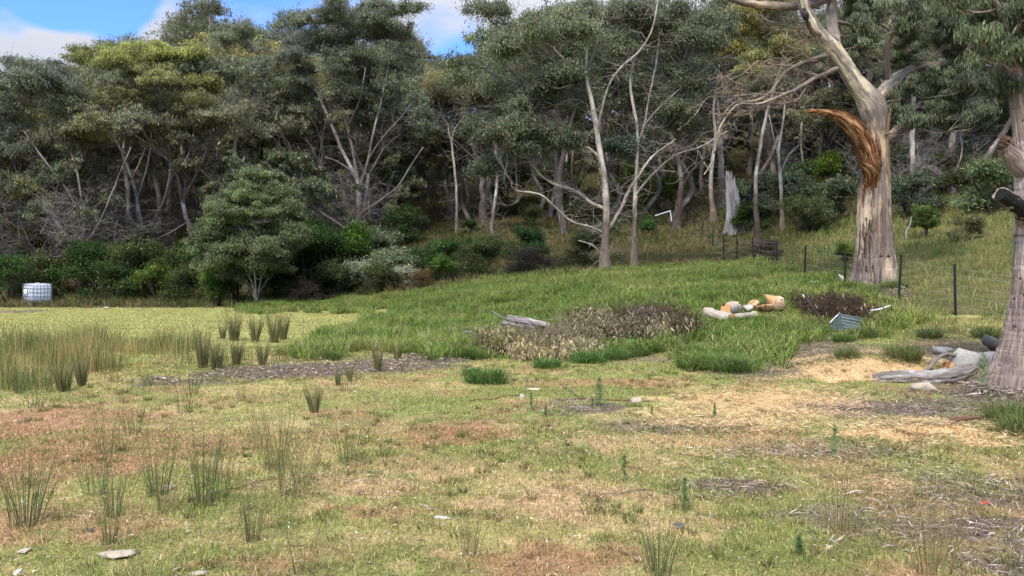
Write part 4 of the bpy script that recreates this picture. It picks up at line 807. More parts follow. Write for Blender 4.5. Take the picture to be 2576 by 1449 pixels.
for cx_, cy_, rx, ry, n in ((2520, 30, 70, 45, 5200), (2470, 90, 40, 45, 2200), (2540, 120, 36, 60, 3000), (2420, 10, 50, 30, 2200), (2575, 40, 60, 60, 4000), (2545, 200, 26, 30, 1400)):
    m = max(2, int(rx * ry / 300))
    for k in range(m):
        u, v = cx_ + T.r.normal() * rx * .5, cy_ + T.r.normal() * ry * .5; c = pt(u, v, Yr + T.r.normal() * .6)
        T.clump(c, (.22, .22, .28), int(n * .8 / m), np.array([.115, .140, .065]) * T.r.uniform(.7, 1.4), ln=.13, wd=.024, tuft=.12, droop=1.5, rust=.01, tufts=5)
t13 = T.finish('gum_tree', 'great grey gum cut by the right edge of the view, flared base beside rocks', 'tree', base13, BK_EDGE)
g = Geo(); rs = rng(3)
c0 = pt(2524, 367, Yr); c0[1] -= .12
for k in range(42):
    a = rs.uniform(0, 6.283); q = c0 + np.array([0, math.cos(a) * .09, math.sin(a) * .09]) * math.sqrt(rs.random()) + np.array([.05, 0, 0]); d = np.array([-rs.uniform(.06, .24), rs.normal() * .03, .05 + rs.normal() * .05]); tubes(g, np.array([q, q + d * .6, q + d]), np.array([.014, .009, .002]), 4, col=np.array([1.0, .72, .6]) * rs.uniform(.6, 1.1))
o = g.build('splintered_stub', BK_PALE, None, loc=base13); o.location = (0, 0, 0); o.parent = t13
g = Geo(); P, R = px_limb([(2596, 560, 24), (2568, 546, 23), (2540, 532, 20), (2500, 514, 18), (2462, 497, 17)], Yr); P[:, 1] -= np.array([0, .1, .3, .42, .5])
A = resample(np.column_stack([P, R]), 18); tubes(g, A[:, :3], A[:, 3], 18, mod=1 + .12 * rs.normal(size=(1, 18, 18)), cap=True)
o = g.build('burnt_limb', BK_EDGE, None, loc=base13); o.location = (0, 0, 0); o.parent = t13; o['label'] = 'stub of limb charred black along its front'
g2 = Geo(); A2 = A[5:18].copy(); A2[:, 1] -= A2[:, 3] * .30; A2[-1, 0] -= .01; A2[:, 2] -= A2[:, 3] * .12; tubes(g2, A2[:, :3], A2[:, 3] * .95, 16, mod=1 + .08 * rs.normal(size=(1, 13, 16)), cap=True)
o2 = g2.build('charred_face', BURNT, None, loc=base13); o2.location = (0, 0, 0); o2.parent = o

# ------------------------------------------------------------------ jagged stump with burnt limb
Ys = hit(1850, 586)[1]; b = gpt(1850, Ys); T = Tree(170); s = Ys / F
zt = lambda y: CAMZ + (HZ - y) * s
K, S = 34, 40; th = np.linspace(0, 6.283, S, endpoint=False); zb = b[2]; xm = (1850 - 1288) * s
topz = np.interp((np.cos(th) * .5 + .5), [0, .35, .6, .8, 1], [zt(444), zt(449), zt(462), zt(490), zt(522)]) + .7 * (rng(5).random(S) - .5) + .25 * np.abs(np.sin(th * 5))
V = []
for k in range(K):
    f = k / (K - 1); z = (zb - .2) + f * (topz - zb + .2); rad = (20 - 1.5 * f + 15 * math.exp(-f * 6)) * s * (1 + .10 * np.sin(th * 6 + 1) * math.exp(-f * 2) + .05 * (fbm(th * 3, np.full(S, f * 4), 7) - .5)); 
    V.append(np.stack([xm - f * 7 * s + np.cos(th) * rad, Ys + np.sin(th) * rad, z], -1))
for k in range(4):
    rad = (18 - k * 4) * s; V.append(np.stack([xm - 7 * s + np.cos(th) * rad, Ys + np.sin(th) * rad, topz - .25 - .35 * k], -1))
V = np.array(V); i = np.arange(len(V) - 1)[:, None]; j = np.arange(S)[None]
q = np.stack([i * S + j, i * S + (j + 1) % S, (i + 1) * S + (j + 1) % S, (i + 1) * S + j], -1).reshape(-1, 4)
Bv = np.stack([np.broadcast_to(np.cos(th) * .7, V.shape[:2]), np.broadcast_to(np.sin(th) * .7, V.shape[:2]), V[..., 2]], -1)
T.w.add(V, q, B=Bv)
st = T.finish('tree_stump', 'jagged silver-grey broken stump beyond the fence, black burnt limb on its right', 'stump', b, BK_DEAD)
g = Geo(); P, R = px_limb([(1874, 560, 9), (1876, 520, 9), (1878, 500, 8), (1884, 485, 6), (1891, 468, 5), (1897, 456, 4)], Ys); P[:, 1] -= .5; A = resample(np.column_stack([P, R]), 20); tubes(g, A[:, :3], A[:, 3], 9, mod=1 + .15 * rs.normal(size=(1, 20, 9)), cap=True)
o = g.build('burnt_limb', BURNT, None, loc=b); o.location = (0, 0, 0); o.parent = st

# ------------------------------------------------------------------ shrubs
SG = 'shrubs along the foot of the wood'
SH = [  # kind, x, distance, scale, tint, label
    ('s_green', 20, 47, 1.15, (1, 1.15, 1), 'glossy green shrub at the far left edge beside the water tank'), ('s_dark', 75, 50, 1.0, (1, 1, 1), 'dark green shrub directly behind the water tank'), ('s_olive', 140, 49, 1.2, (1, 1, 1), 'olive shrub just right of the water tank'),
    ('s_olive', 60, 55, 1.5, (1.2, 1.1, 1), 'broad olive scrub above the water tank'), ('s_brown', 130, 56, 1.6, (1.2, 1.0, .8), 'brown-olive layered scrub under the wide low-forking gum'), ('s_green', 225, 50, 1.35, (.95, 1, .9), 'bushy mid-green shrub a few metres right of the water tank'), ('s_dark', 290, 51, 1.1, (1, 1, 1), 'dense dark shrub under the pale straight trunk'),
    ('s_green', 265, 47, 1.0, (1, 1, 1), 'low green shrub at the paddock edge right of the tank'), ('s_bright', 395, 47.5, 1.1, (.9, .75, .8), 'yellowish olive shrub at the paddock edge left of the bushy gum'), ('s_olive', 345, 49, 1.4, (.9, 1, .8), 'tall olive shrub below the yellow-green crowned gum'), ('s_dark', 430, 51, 1.3, (1, 1, 1), 'dark shrub behind the yellowish one at the paddock edge'),
    ('s_green', 490, 52, 1.2, (.8, .9, .9), 'green shrub behind and left of the bushy gum'), ('s_bright', 545, 46, 1.05, (.95, 1, 1), 'bright green low shrub at the left foot of the bushy gum'), ('s_olive', 480, 47, .9, (.8, .9, .8), 'small olive shrub left of the bright low one'), ('s_dark', 600, 47, 1.2, (1, 1, 1), 'dark shrub behind the stems of the bushy gum'), ('s_dark', 700, 46, 1.2, (1, 1, 1), 'dark shrub right of the bushy gum stems'),
    ('s_green', 765, 45, 1.7, (.9, 1, .8), 'tall deep green shrub touching the bushy gum on its right'), ('s_bright', 785, 47, 1.9, (.75, .8, .8), 'tall bright-tipped shrub behind the deep green one'), ('s_olive', 720, 44.5, .9, (.7, .8, .8), 'low shaded olive shrub below the tall deep green one'), ('s_bright', 865, 48, 1.6, (.85, .95, .7), 'tall bright green shrub under the great round-crowned gum'),
    ('s_green', 830, 45, 1.5, (.8, .95, .9), 'leafy green shrub left of the silvery flowering ones'), ('s_green', 915, 48, 1.1, (.9, 1, .8), 'green shrub right below the trunk of the great round-crowned gum'), ('s_grey', 905, 43.5, .9, (2.0, 1.9, 2.1), 'silvery white flowering shrub, left of a pair'), ('s_grey', 985, 44, 1.0, (1.3, 1.4, 1.2), 'grey-green shrub with pale tips, middle of the slope foot'),
    ('s_grey', 1018, 42.5, .62, (2.6, 2.4, 2.7), 'small silvery white flowering shrub, right of a pair'), ('s_olive', 860, 43, .9, (.8, .8, .8), 'low dusky shrub in front of the silvery flowering ones'), ('s_brown', 780, 42.8, .75, (1.2, 1.1, 1.5), 'low dry purplish-brown bush at the edge of the long grass'), ('s_olive', 950, 41.5, .8, (.8, .8, .7), 'low dark olive bush in front of the silvery flowering ones'),
    ('s_dark', 1075, 47, .85, (.7, .9, .7), 'upright dark green bush left of the bright green one on the slope'), ('s_green', 1135, 44, .95, (1, 1.15, .9), 'round green bush standing on the lower slope at centre left'), ('s_bright', 1115, 42, .75, (.9, .95, 1), 'bright green low bush in front of the round green one'), ('s_grey', 1105, 48, .6, (2.4, 2.2, 2.4), 'small whitish flowering bush high beside the round green one'),
    ('s_green', 1315, 45, .95, (.7, .85, .9), 'rounded dark green bush on the open slope left of the tall pale gum'), ('s_brown', 1330, 40, .9, (.9, .9, 1.2), 'brown tangled bush below the rounded dark green one'), ('s_green', 1183, 60, .6, (.9, 1, .7), 'small round green bush at the foot of the forked pale gum'), ('s_brown', 1060, 41.5, .7, (1.2, 1, .8), 'low brown bush at the top of the long grass'),
    ('s_olive', 1480, 39, .8, (.9, .9, .8), 'olive bush at the left foot of the tall pale gum'), ('s_olive', 1225, 42, .9, (.8, .9, .8), 'olive scrub below the slender crooked gum'), ('s_bright', 1660, 70, 1.2, (1, .8, .6), 'yellow-green bush high on the slope behind the dark leaning gum'), ('s_bright', 1690, 76, 1.2, (1, .8, .6), 'second yellow-green bush high behind the dark leaning gum'),
    ('s_green', 1900, 52, .95, (1.2, 1.1, .7), 'yellow-green bush right beside the jagged stump'), ('s_grey', 1960, 56, 1.5, (.8, .9, .8), 'tall grey-green shrub behind the thin pole gum'), ('s_green', 2020, 62, 1.2, (.8, .8, .9), 'dark shrub under the golden crowned gum'), ('s_grey', 2080, 50, 1.4, (.75, .85, .75), 'grey-green leafy shrub left of the huge torn gum'),
    ('s_bright', 2068, 64, 1.5, (.95, .85, .5), 'lit yellow-green shrub left of the orange broken limb'), ('s_grey', 1880, 58, 1.3, (.8, .9, .75), 'grey leafy shrub behind the jagged stump'), ('s_bright', 2130, 33, .42, (1.3, 1.1, .6), 'small bright yellow-green tuft bush left of the huge torn gum'), ('s_olive', 2030, 48, 1.1, (.9, .95, .9), 'olive shrub behind the middle of the fence'),
    ('s_grey', 2290, 46, 1.2, (.7, .8, .75), 'grey-green shrub just right of the huge torn gum'), ('s_olive', 2240, 55, 1.5, (.8, .9, .9), 'olive scrub deeper in the wood right of the huge torn gum'), ('s_grey', 2500, 40, 1.3, (1.1, 1.3, 1.0), 'pale-tipped shrub near the right edge behind the charred stub'), ('s_olive', 2450, 44, 1.2, (.9, .9, .9), 'olive scrub between the round dark bush and the right gum'), ('s_olive', 2380, 52, 1.3, (.8, .8, .9), 'olive scrub deeper behind the round dark bush'), ('s_grey', 2435, 33, .5, (1.2, 1.1, .8), 'small pale olive shrub behind the last fence post'),
    ('s_brown', 1930, 40, .7, (.7, .7, .9), 'dark brown low bush behind the fence')]
SH = [(a, b_, (Y - 3.2 if b_ < 620 else Y), s_, c, d) for a, b_, Y, s_, c, d in SH]
for kind, x, Y, s_, ct, lab in SH: plant(kind, 'shrub', 'shrub', lab, SG, gpt(x, Y) - np.array([0, 0, .1]), (x * .37) % 6.28, s_, ct, (.8, .8, .8))
def lolly(seed, x, Y, w, h, stemh, col, lab):   # round-headed bush on a bare stem
    T = Tree(seed); s = Y / F; b = gpt(x, Y)
    T.limb([b + [0, 0, -.1], b + [.02, 0, stemh * s * .6], b + [.05, 0, stemh * s]], [4 * s, 3.2 * s, 3 * s], S=7); top = b + np.array([.05, 0, stemh * s])
    for k in range(30):
        v = nrm(T.r.normal(size=3)) * T.r.random() ** .3; v[2] = abs(v[2]) * 1.1 - .12; c = top + v * np.array([w * .36, w * .36, h * .62]) * s
        T.clump(c, (w * .2 * s, w * .2 * s, h * .2 * s), 1300, np.asarray(col) * 2.4 * T.r.uniform(.7, 1.3), ln=.07, wd=.022, tuft=.10, droop=-.9, rust=0, tufts=8)
    T.finish('round_bush', lab, 'bush', b, BK_DARK, crown='foliage', group='round-headed bushes on the slope')
lolly(301, 1630, hit(1630, 600)[1], 42, 38, 28, [.035, .07, .014], 'small round bright green bush on a bare stem right of the thinner pale gum')
lolly(302, 2330, hit(2330, 600)[1], 76, 74, 34, [.050, .072, .016], 'round olive-green bush on a dark stem in the field right of the huge torn gum')
# ------------------------------------------------------------------ wire fence
posts = [(2405, 19.4), (2260, 22.5), (2125, 26.0), (2025, 30.0), (1953.6, 34.0), (1898, 38.0), (1854, 42.0), (1820, 46.0), (1793, 50.0), (1767, 54.0), (1747, 58.0), (1729, 62.0)]
pp = [gpt(x, Y) for x, Y in posts]; pp = [np.array([pp[0][0] - .1, 14.6, float(ground(pp[0][0] - .1, 14.6))]) + np.array([1.1, 0, 0])] + pp
STEEL = mat_plain('black_steel', (.012, .012, .013), .9, .4, 25); WIRE = mat_plain('galvanised_wire', (.34, .33, .32), .5, .3, 30, metallic=.3)
fe = put('wire_fence', 'black steel star-picket fence with thin wires running up the slope', 'fence', pp[1])
rs = rng(500); tops = []
for k, b in enumerate(pp[1:]):
    g = Geo(); h = 1.22 + rs.normal() * .03; lean = rs.normal(size=2) * .035; fl = [0, 2.094, 4.189]
    for a in fl:
        d = np.array([math.cos(a + .5), math.sin(a + .5), 0]); s_ = np.array([-d[1], d[0], 0]) * .004
        lo = b + [0, 0, -.3]; hi = b + [lean[0], lean[1], h]
        V = [lo - s_, lo + s_, lo + d * .04 + s_, lo + d * .04 - s_, hi - s_, hi + s_, hi + d * .038 + s_, hi + d * .038 - s_]
        g.add(V, [[0, 1, 5, 4], [1, 2, 6, 5], [2, 3, 7, 6], [3, 0, 4, 7], [4, 5, 6, 7]])
    o = g.build('post', STEEL, None, loc=pp[1]); o.location = (0, 0, 0); o.parent = fe
    tops.append((b, lean, h))
for wz in (.25, .5, .75, 1.0, 1.14):
    pts = []
    allp = [(pp[0], np.zeros(2), 1.2)] + tops
    for a, c in zip(allp[:-1], allp[1:]):
        for t_ in np.linspace(0, 1, 7)[:-1]:
            A = a[0] + [a[1][0] * wz, a[1][1] * wz, wz]; B_ = c[0] + [c[1][0] * wz, c[1][1] * wz, wz]; q = A * (1 - t_) + B_ * t_; q[2] -= .05 * 4 * t_ * (1 - t_); pts.append(q)
    pts.append(tops[-1][0] + [0, 0, wz]); g = Geo(); pts = np.array(pts); tubes(g, pts, np.full(len(pts), .0032), 4)
    o = g.build('wire', WIRE, None, loc=pp[1]); o.location = (0, 0, 0); o.parent = fe
# ------------------------------------------------------------------ white pipe frame on the slope
PIPE = mat_plain('white_paint', (.78, .79, .80), .45, .12, 8)
Yp = hit(1690, 566)[1]; b = gpt(1686, Yp)
fr = put('pipe_frame', 'white pipe frame, one upright and one slanting rail, beside the dark leaning gum', 'frame', b)
for nm, a, c in (('upright', (1686, 529), (1690, 557)), ('rail', (1685, 531), (1650, 542))):
    g = Geo(); A = pt(*a, Yp); C_ = pt(*c, Yp); C_[1] += .3 if nm == 'rail' else .05; tubes(g, np.array([A, (A + C_) / 2, C_]), np.full(3, .04), 10, cap=True)
    o = g.build(nm, PIPE, None, smooth=False, loc=b); o.location = (0, 0, 0); o.parent = fr
# ------------------------------------------------------------------ caged water tank
b = gpt(94, 43.0); tk = put('water_tank', 'white plastic water tank in a metal cage on a pallet at the far left', 'water tank', b, math.radians(-38))
TANK = mat_leaf('tank_plastic', .15, .35, .5); LAB = mat_plain('tank_plate', (.75, .77, .78), .5, .1, 4); CAGE = mat_plain('cage_steel', (.24, .25, .27), .45, .2, 20, metallic=.4); PAL = mat_plain('pallet_plastic', (.035, .035, .045), .7, .3, 10)
def rbox(g, x0, x1, y0, y1, z0, z1, bv=.0, col=(1, 1, 1), bulge=0):
    xs = [x0, x0 + bv, x1 - bv, x1]; 
    prof = []
    for zz, ins in ((z0, bv), (z0 + bv, 0), (z0 + (z1 - z0) * .35, -bulge), (z0 + (z1 - z0) * .65, -bulge), (z1 - bv, 0), (z1, bv)) if bv else ((z0, 0), (z1, 0)):
        c = bv * .7; prof.append([(x0 + ins + c, y0 + ins), (x1 - ins - c, y0 + ins), (x1 - ins, y0 + ins + c), (x1 - ins, y1 - ins - c), (x1 - ins - c, y1 - ins), (x0 + ins + c, y1 - ins), (x0 + ins, y1 - ins - c), (x0 + ins, y0 + ins + c)] if bv else [(x0, y0), (x1, y0), (x1, y1), (x0, y1)]); prof[-1] = [(a_, b_, zz) for a_, b_ in prof[-1]]
    n = len(prof[0]); V = np.array(prof).reshape(-1, 3); Q = [[k * n + j, k * n + (j + 1) % n, (k + 1) * n + (j + 1) % n, (k + 1) * n + j] for k in range(len(prof) - 1) for j in range(n)]
    T_ = []; Q2 = list(Q)
    if n == 4: Q2 += [[3, 2, 1, 0], [n * (len(prof) - 1) + k for k in range(4)]]
    else:
        for base, rev in ((0, True), (n * (len(prof) - 1), False)):
            T_ += [[base, base + k + 1, base + k] if rev else [base, base + k, base + k + 1] for k in range(1, n - 1)]
    g.add(V, Q2, T_ if T_ else None, col=col)
g = Geo(); rbox(g, -.57, .57, -.47, .47, .16, 1.12, .07, (.82, .86, .92), .015); o = g.build('bottle', TANK, tk)
g2 = Geo(); tubes(g2, np.array([[0, 0, 1.12], [0, 0, 1.17]]), np.array([.11, .10]), 18, col=(.7, .7, .72), cap=True, capcol=(.7, .7, .72)); g2.build('lid', TANK, o)
g = Geo()
for z in (.24, .45, .66, .87, 1.06):
    P = [(-.6, -.5, z), (.6, -.5, z), (.6, .5, z), (-.6, .5, z), (-.6, -.5, z)]
    for a, c in zip(P[:-1], P[1:]): tubes(g, np.array([a, c], float), np.array([.011, .011]), 6)
for x in np.linspace(-.58, .58, 8):
    for y in (-.5, .5): tubes(g, np.array([[x, y, .12], [x, y, 1.14]]), np.array([.010, .010]), 6)
for y in np.linspace(-.44, .44, 6):
    for x in (-.6, .6): tubes(g, np.array([[x, y, .12], [x, y, 1.14]]), np.array([.010, .010]), 6)
for y in (-.2, .2): tubes(g, np.array([[-.6, y, 1.14], [.6, y, 1.14]]), np.array([.012, .012]), 6)
g.build('cage', CAGE, tk)
g = Geo()
for y in (-.43, 0, .43): rbox(g, -.6, .6, y - .06, y + .06, .095, .135)
for x in (-.5, 0, .5):
    for y in (-.43, 0, .43): rbox(g, x - .07, x + .07, y - .06, y + .06, -.02, .093)
g.build('pallet', PAL, tk)
g = Geo(); rbox(g, -.40, .02, -.522, -.514, .44, .82); lp = g.build('name_plate', LAB, tk)
BLUE = mat_plain('blue_print', (.10, .12, .48), .5, .2, 4)
g = Geo(); g.add([(-.12, -.526, .47), (-.02, -.526, .52), (.0, -.526, .62), (-.08, -.526, .60)], [[0, 1, 2, 3]]); g.add([(-.10, -.5262, .60), (-.03, -.5262, .63), (-.01, -.5262, .67), (-.07, -.5262, .65)], [[0, 1, 2, 3]]); g.build('blue_mark', BLUE, lp)
g = Geo(); tubes(g, np.array([[0, -.47, .2], [0, -.53, .2], [0, -.56, .16]], float), np.array([.03, .03, .028]), 10, cap=True); g.build('valve', PAL, tk)

# ------------------------------------------------------------------ wood lying about
def log_(name, label, cat, pts, Y, mat, S=14, K=None, amp=.10, cap=True, endm=None, lift=True, taper=None, seed=1, group=None, sub=None):
    rr = rng(seed); P, R = px_limb(pts, Y) if Y else (np.array([q[:3] for q in pts]), np.array([q[3] for q in pts]))
    if Y:
        for k, q in enumerate(pts):
            if len(q) > 3: P[k] = pt(q[0], q[1], q[3]); R[k] = q[2] / F * q[3]
    K = K or 8 * len(pts); A = resample(np.column_stack([P, R]), K)
    th = np.linspace(0, 6.283, S, endpoint=False); sm = rr.normal(size=(1, K, S)); sm = (sm + np.roll(sm, 1, 1) + np.roll(sm, 2, 1)) / 1.7; mod = 1 + amp * .7 * rr.normal(size=(1, 1, S)) + amp * .8 * sm
    g = Geo(); b = A[K // 2, :3].copy(); b[2] = float(ground(b[0], b[1])); tubes(g, A[:, :3], A[:, 3], S, mod=mod, cap=cap and endm is None)
    if sub is not None: sub(g, A, rr)
    o = g.build(name, mat, None, loc=b)
    if endm is not None:
        o.name = 'bark'; e = put(name, label, cat, b, 0, group); o.location = (0, 0, 0); o.parent = e
        for k, kk in ((0, 1), (K - 1, K - 2)):
            d = nrm(A[k, :3] - A[kk, :3]); g = Geo(); tubes(g, np.array([A[k, :3] - d * .012, A[k, :3] + d * .004]), np.array([A[k, 3] * .985] * 2), S, mod=mod[:, [k, k]], cap=True); c = g.build('sawn_face', endm, None, loc=b); c.location = (0, 0, 0); c.parent = e
        return e
    return tag(o, label, cat, group)
def ypx(x, y): return hit(x, y)[1]
# sawn rounds and split chunks in the long grass
PALEB = mat_bark('bleached_bark', ((.28, .22, .17), (.52, .45, .37), (.62, .56, .48)), 24, .2, .4)
Yl = ypx(1835, 812)
LG = 'cut firewood lying in the long grass'
log_('cut_log', 'pale barked log with an orange sawn end, nearest of the cut firewood', 'log', [(1775, 784, 12, Yl + .5), (1800, 792, 13, Yl + .2), (1838, 803, 13.5, Yl - .25)], Yl, PALEB, endm=CUT, seed=2, group=LG)
log_('cut_log', 'short round sawn log showing a yellow disc, above the nearest pale log', 'log', [(1826, 779, 14, Yl + .1), (1850, 775, 15, Yl + .9)], Yl + .4, PALEB, endm=CUT, seed=3, group=LG)
log_('cut_log', 'low pale log lying level between the sawn disc and the grass tuft', 'log', [(1846, 797, 7, Yl - .1), (1880, 795, 8, Yl), (1905, 790, 7, Yl)], Yl, PALEB, endm=CUT, seed=4, group=LG)
def chunk(x, y, w, h, seed, mat, label, d=.5, spike=.0, tilt=0.):
    rr = rng(seed); Y = ypx(x, y + h * .5) ; s = Y / F; v = nrm(rr.normal(size=(46, 3))); v = np.sign(v) * np.abs(v) ** .65; V = v[:22] * np.array([w * s * .5, d * w * s, h * s * .5]) * (1 + .16 * rr.normal(size=(22, 1)))
    V[:, 2] += np.where(V[:, 0] > 0, 0, spike * h * s * rr.random(22)); c, s2 = math.cos(tilt), math.sin(tilt); V = np.stack([V[:, 0] * c - V[:, 2] * s2, V[:, 1], V[:, 0] * s2 + V[:, 2] * c], 1)
    import bmesh
    bm = bmesh.new(); [bm.verts.new(q) for q in V]; bmesh.ops.convex_hull(bm, input=bm.verts); bmesh.ops.delete(bm, geom=[q for q in bm.verts if not q.link_faces], context='VERTS')
    bmesh.ops.subdivide_edges(bm, edges=bm.edges[:], cuts=1, use_grid_fill=True); bmesh.ops.triangulate(bm, faces=bm.faces[:])
    for q in bm.verts: q.co *= 1 + .05 * rr.normal()
    bm.verts.ensure_lookup_table(); VV = np.array([q.co[:] for q in bm.verts]); TT = np.array([[a.index for a in f.verts] for f in bm.faces]); bm.free()
    g = Geo(); b = pt(x, y, Y); bz = b.copy(); bz[2] = float(ground(b[0], b[1])); g.add(VV + b, T=TT, B=VV); return g, bz
def chunk_obj(name, x, y, w, h, seed, mat, label, cat, group=None, **k):
    g, b = chunk(x, y, w, h, seed, mat, label, **k); return tag(g.build(name, mat, None, loc=b), label, cat, group)
SPLIT = mat_bark('split_wood', ((.42, .20, .08), (.72, .45, .20), (.66, .46, .30)), 9, .3, .6, patch=3.)
RED = mat_bark('red_wood', ((.16, .06, .03), (.40, .17, .07), (.50, .32, .16)), 12, .3, .6, patch=3.)
for a in ((1838, 770, 40, 24, 11, SPLIT, 'split orange chunk lying over the round sawn log', .5), (1893, 768, 36, 24, 12, SPLIT, 'low split orange and grey chunk in the middle of the firewood', .5), (1951, 766, 42, 42, 13, SPLIT, 'tallest split orange chunk at the right end of the firewood', .6),
          (1925, 777, 40, 22, 14, RED, 'red-brown split chunk wedged between two orange ones', .5), (1882, 775, 24, 16, 15, PALEB, 'small grey-barked chunk beside the low split orange one', .5)):
    chunk_obj('wood_chunk', *a[:7], 'firewood', group=LG, d=a[7], spike=.4 if a[4] == 13 else .15, tilt=.2)
# the grey logs on the brush heap
BH = 'grey sticks and logs lying on the heap of dead branches'
Yh = ypx(1320, 868)
log_('weathered_log', 'thick weathered grey log on top of the dead brush heap', 'log', [(1275, 802, 8, Yh + .3), (1320, 808, 9, Yh + .3), (1370, 818, 8, Yh + .2), (1405, 832, 5, Yh)], Yh, WOODG, seed=21, group=BH)
log_('weathered_log', 'pale split log lying beside the thick one on the brush heap', 'log', [(1262, 812, 6, Yh), (1300, 818, 6, Yh), (1345, 826, 5, Yh - .1)], Yh, BK_DEAD, seed=22, group=BH)
log_('weathered_log', 'short pale broken log end tilted up on the brush heap', 'log', [(1278, 797, 5, Yh + .5), (1312, 803, 6, Yh + .5)], Yh, BK_PALE, seed=23, group=BH)
log_('branch', 'thin forked white stick crossing the brush heap', 'branch', [(1236, 782, 1.4, Yh + .2), (1256, 794, 2, Yh), (1285, 806, 2.2, Yh), (1330, 814, 2, Yh - .2), (1350, 838, 1.6, Yh - .3)], Yh, BK_DEAD, seed=24, S=7, group=BH)
log_('branch', 'curved bare stick hooping out of the left end of the brush heap', 'branch', [(1163, 858, 2.2, Yh), (1166, 840, 2.2, Yh), (1178, 835, 2, Yh), (1215, 845, 2, Yh), (1250, 830, 1.6, Yh)], Yh, BK_DEAD, seed=25, S=7, group=BH)
log_('branch', 'peeling orange and white broken branch hanging down the front of the brush heap', 'branch', [(1400, 832, 4, Yh - .2), (1388, 850, 3.4, Yh - .5), (1385, 872, 2.6, Yh - .6), (1375, 895, 1.4, Yh - .7)], Yh, BK_PALE, seed=26, S=7, group=BH)
# heap of cut branches with dead leaves
def brush(name, label, ells, Y0, ncol, nleaf, seed, twn=260, ln=.12, cat='brush heap', bark=BK_DEAD, dy=1.0, leafy=True, tmax=1.2):
    T = Tree(seed); rr = T.r; b = gpt(np.mean([e[0] for e in ells]), Y0)
    for cx_, cy_, rx, ry, col, w in ells:
        Ye = ypx(cx_, cy_ + ry * .85); s = Ye / F
        for k in range(int(9 * w) + 4):
            a = rr.uniform(0, 6.283); c = pt(cx_ + rr.normal() * rx * .4, cy_ + ry * .5, Ye); c[1] += rr.normal() * .35 * dy; c[2] = max(c[2], float(ground(c[0], c[1])) + .03)
            e = c + np.array([math.cos(a) * rx * s * .9, math.sin(a) * .5 * dy, rr.uniform(.1, 1.) * ry * s * 1.4]); m_ = (c + e) / 2 + [0, 0, .12]
            T.limb([c, m_, e], [.022, .015, .006], S=5, K=9)
        if leafy:
            n = int(nleaf * w); nt_ = int(26 * w) + 6
            u = rr.uniform(-1, 1, nt_); q = rr.random(nt_) ** .6; C = pt(cx_, cy_, Ye) + np.stack([u * rx * s, rr.normal(size=nt_) * .38 * dy, (q * 2 - 1) * ry * s * np.sqrt(np.clip(1 - u * u, .08, 1))], 1)
            C[:, 2] = np.maximum(C[:, 2], ground(C[:, 0], C[:, 1]) + .05); k = rr.integers(0, nt_, n); off = rr.normal(size=(n, 3)) * [.12, .12, .09]
            D = rr.normal(size=(n, 3)) * .5 + np.array([0, 0, -1.1]) + nrm(off) * .4
            cc = np.asarray(col) * (.45 + .9 * rr.random((n, 1))) * (.6 + .8 * rr.random(nt_))[k][:, None]; pale = rr.random((n, 1)) < .07; cc = np.where(pale, np.array([.62, .52, .36]) * (.7 + .5 * rr.random((n, 1))), cc)
            leaves(T.f, C[k] + off, D, ln * (.6 + .7 * rr.random(n)), ln * .2 * (.7 + .6 * rr.random(n)), cc, rr)
    T.bare(twn, .15, .6 * tmax, .008, gen=2, up=.15, col=(.78, .64, .46))
    t = T.finish(name, label, cat, b, bark, DRY, crown='dead_leaves')
    for ch in t.children:
        if ch.name.startswith('trunk'): ch.name = 'branches'
    return t
brush('brush_heap', 'long heap of cut gum branches with drooping dead khaki leaves', [(1275, 866, 55, 26, (.25, .215, .09), .9), (1345, 890, 62, 14, (.44, .36, .18), .4), (1440, 852, 62, 24, (.19, .17, .08), .8), (1500, 818, 60, 30, (.24, .21, .10), 1.1), (1570, 826, 62, 22, (.19, .17, .085), .8), (1330, 876, 60, 20, (.22, .19, .085), .6), (1450, 878, 50, 16, (.32, .27, .14), .35), (1390, 868, 50, 18, (.20, .175, .08), .5)], Yh + .2, 0, 5600, 401, 420, ln=.13, bark=BK_DEAD)
brush('brush_heap', 'tangle of reddish bare twigs with sparse dead leaves, right end of the heap', [(1640, 808, 62, 26, (.17, .12, .09), .7), (1690, 828, 55, 16, (.42, .34, .2), .35)], Yh + .4, 0, 3600, 402, 420, bark=BK_DARK)
bt = brush('twig_heap', 'dark heap of tangled brown twigs round a bent metal sheet', [(2075, 775, 45, 30, (.10, .06, .04), .5), (2120, 790, 60, 26, (.12, .075, .045), .5), (2160, 785, 40, 22, (.16, .085, .04), .4)], ypx(2100, 822), 0, 1500, 403, 850, bark=BK_DARK, tmax=.8)
Yt = ypx(2100, 828)
TIN = mat_plain('ridged_tin', (.17, .21, .20), .5, .6, 9, metallic=.25); TIND = mat_plain('grimy_board', (.045, .055, .05), .6, .4, 12)
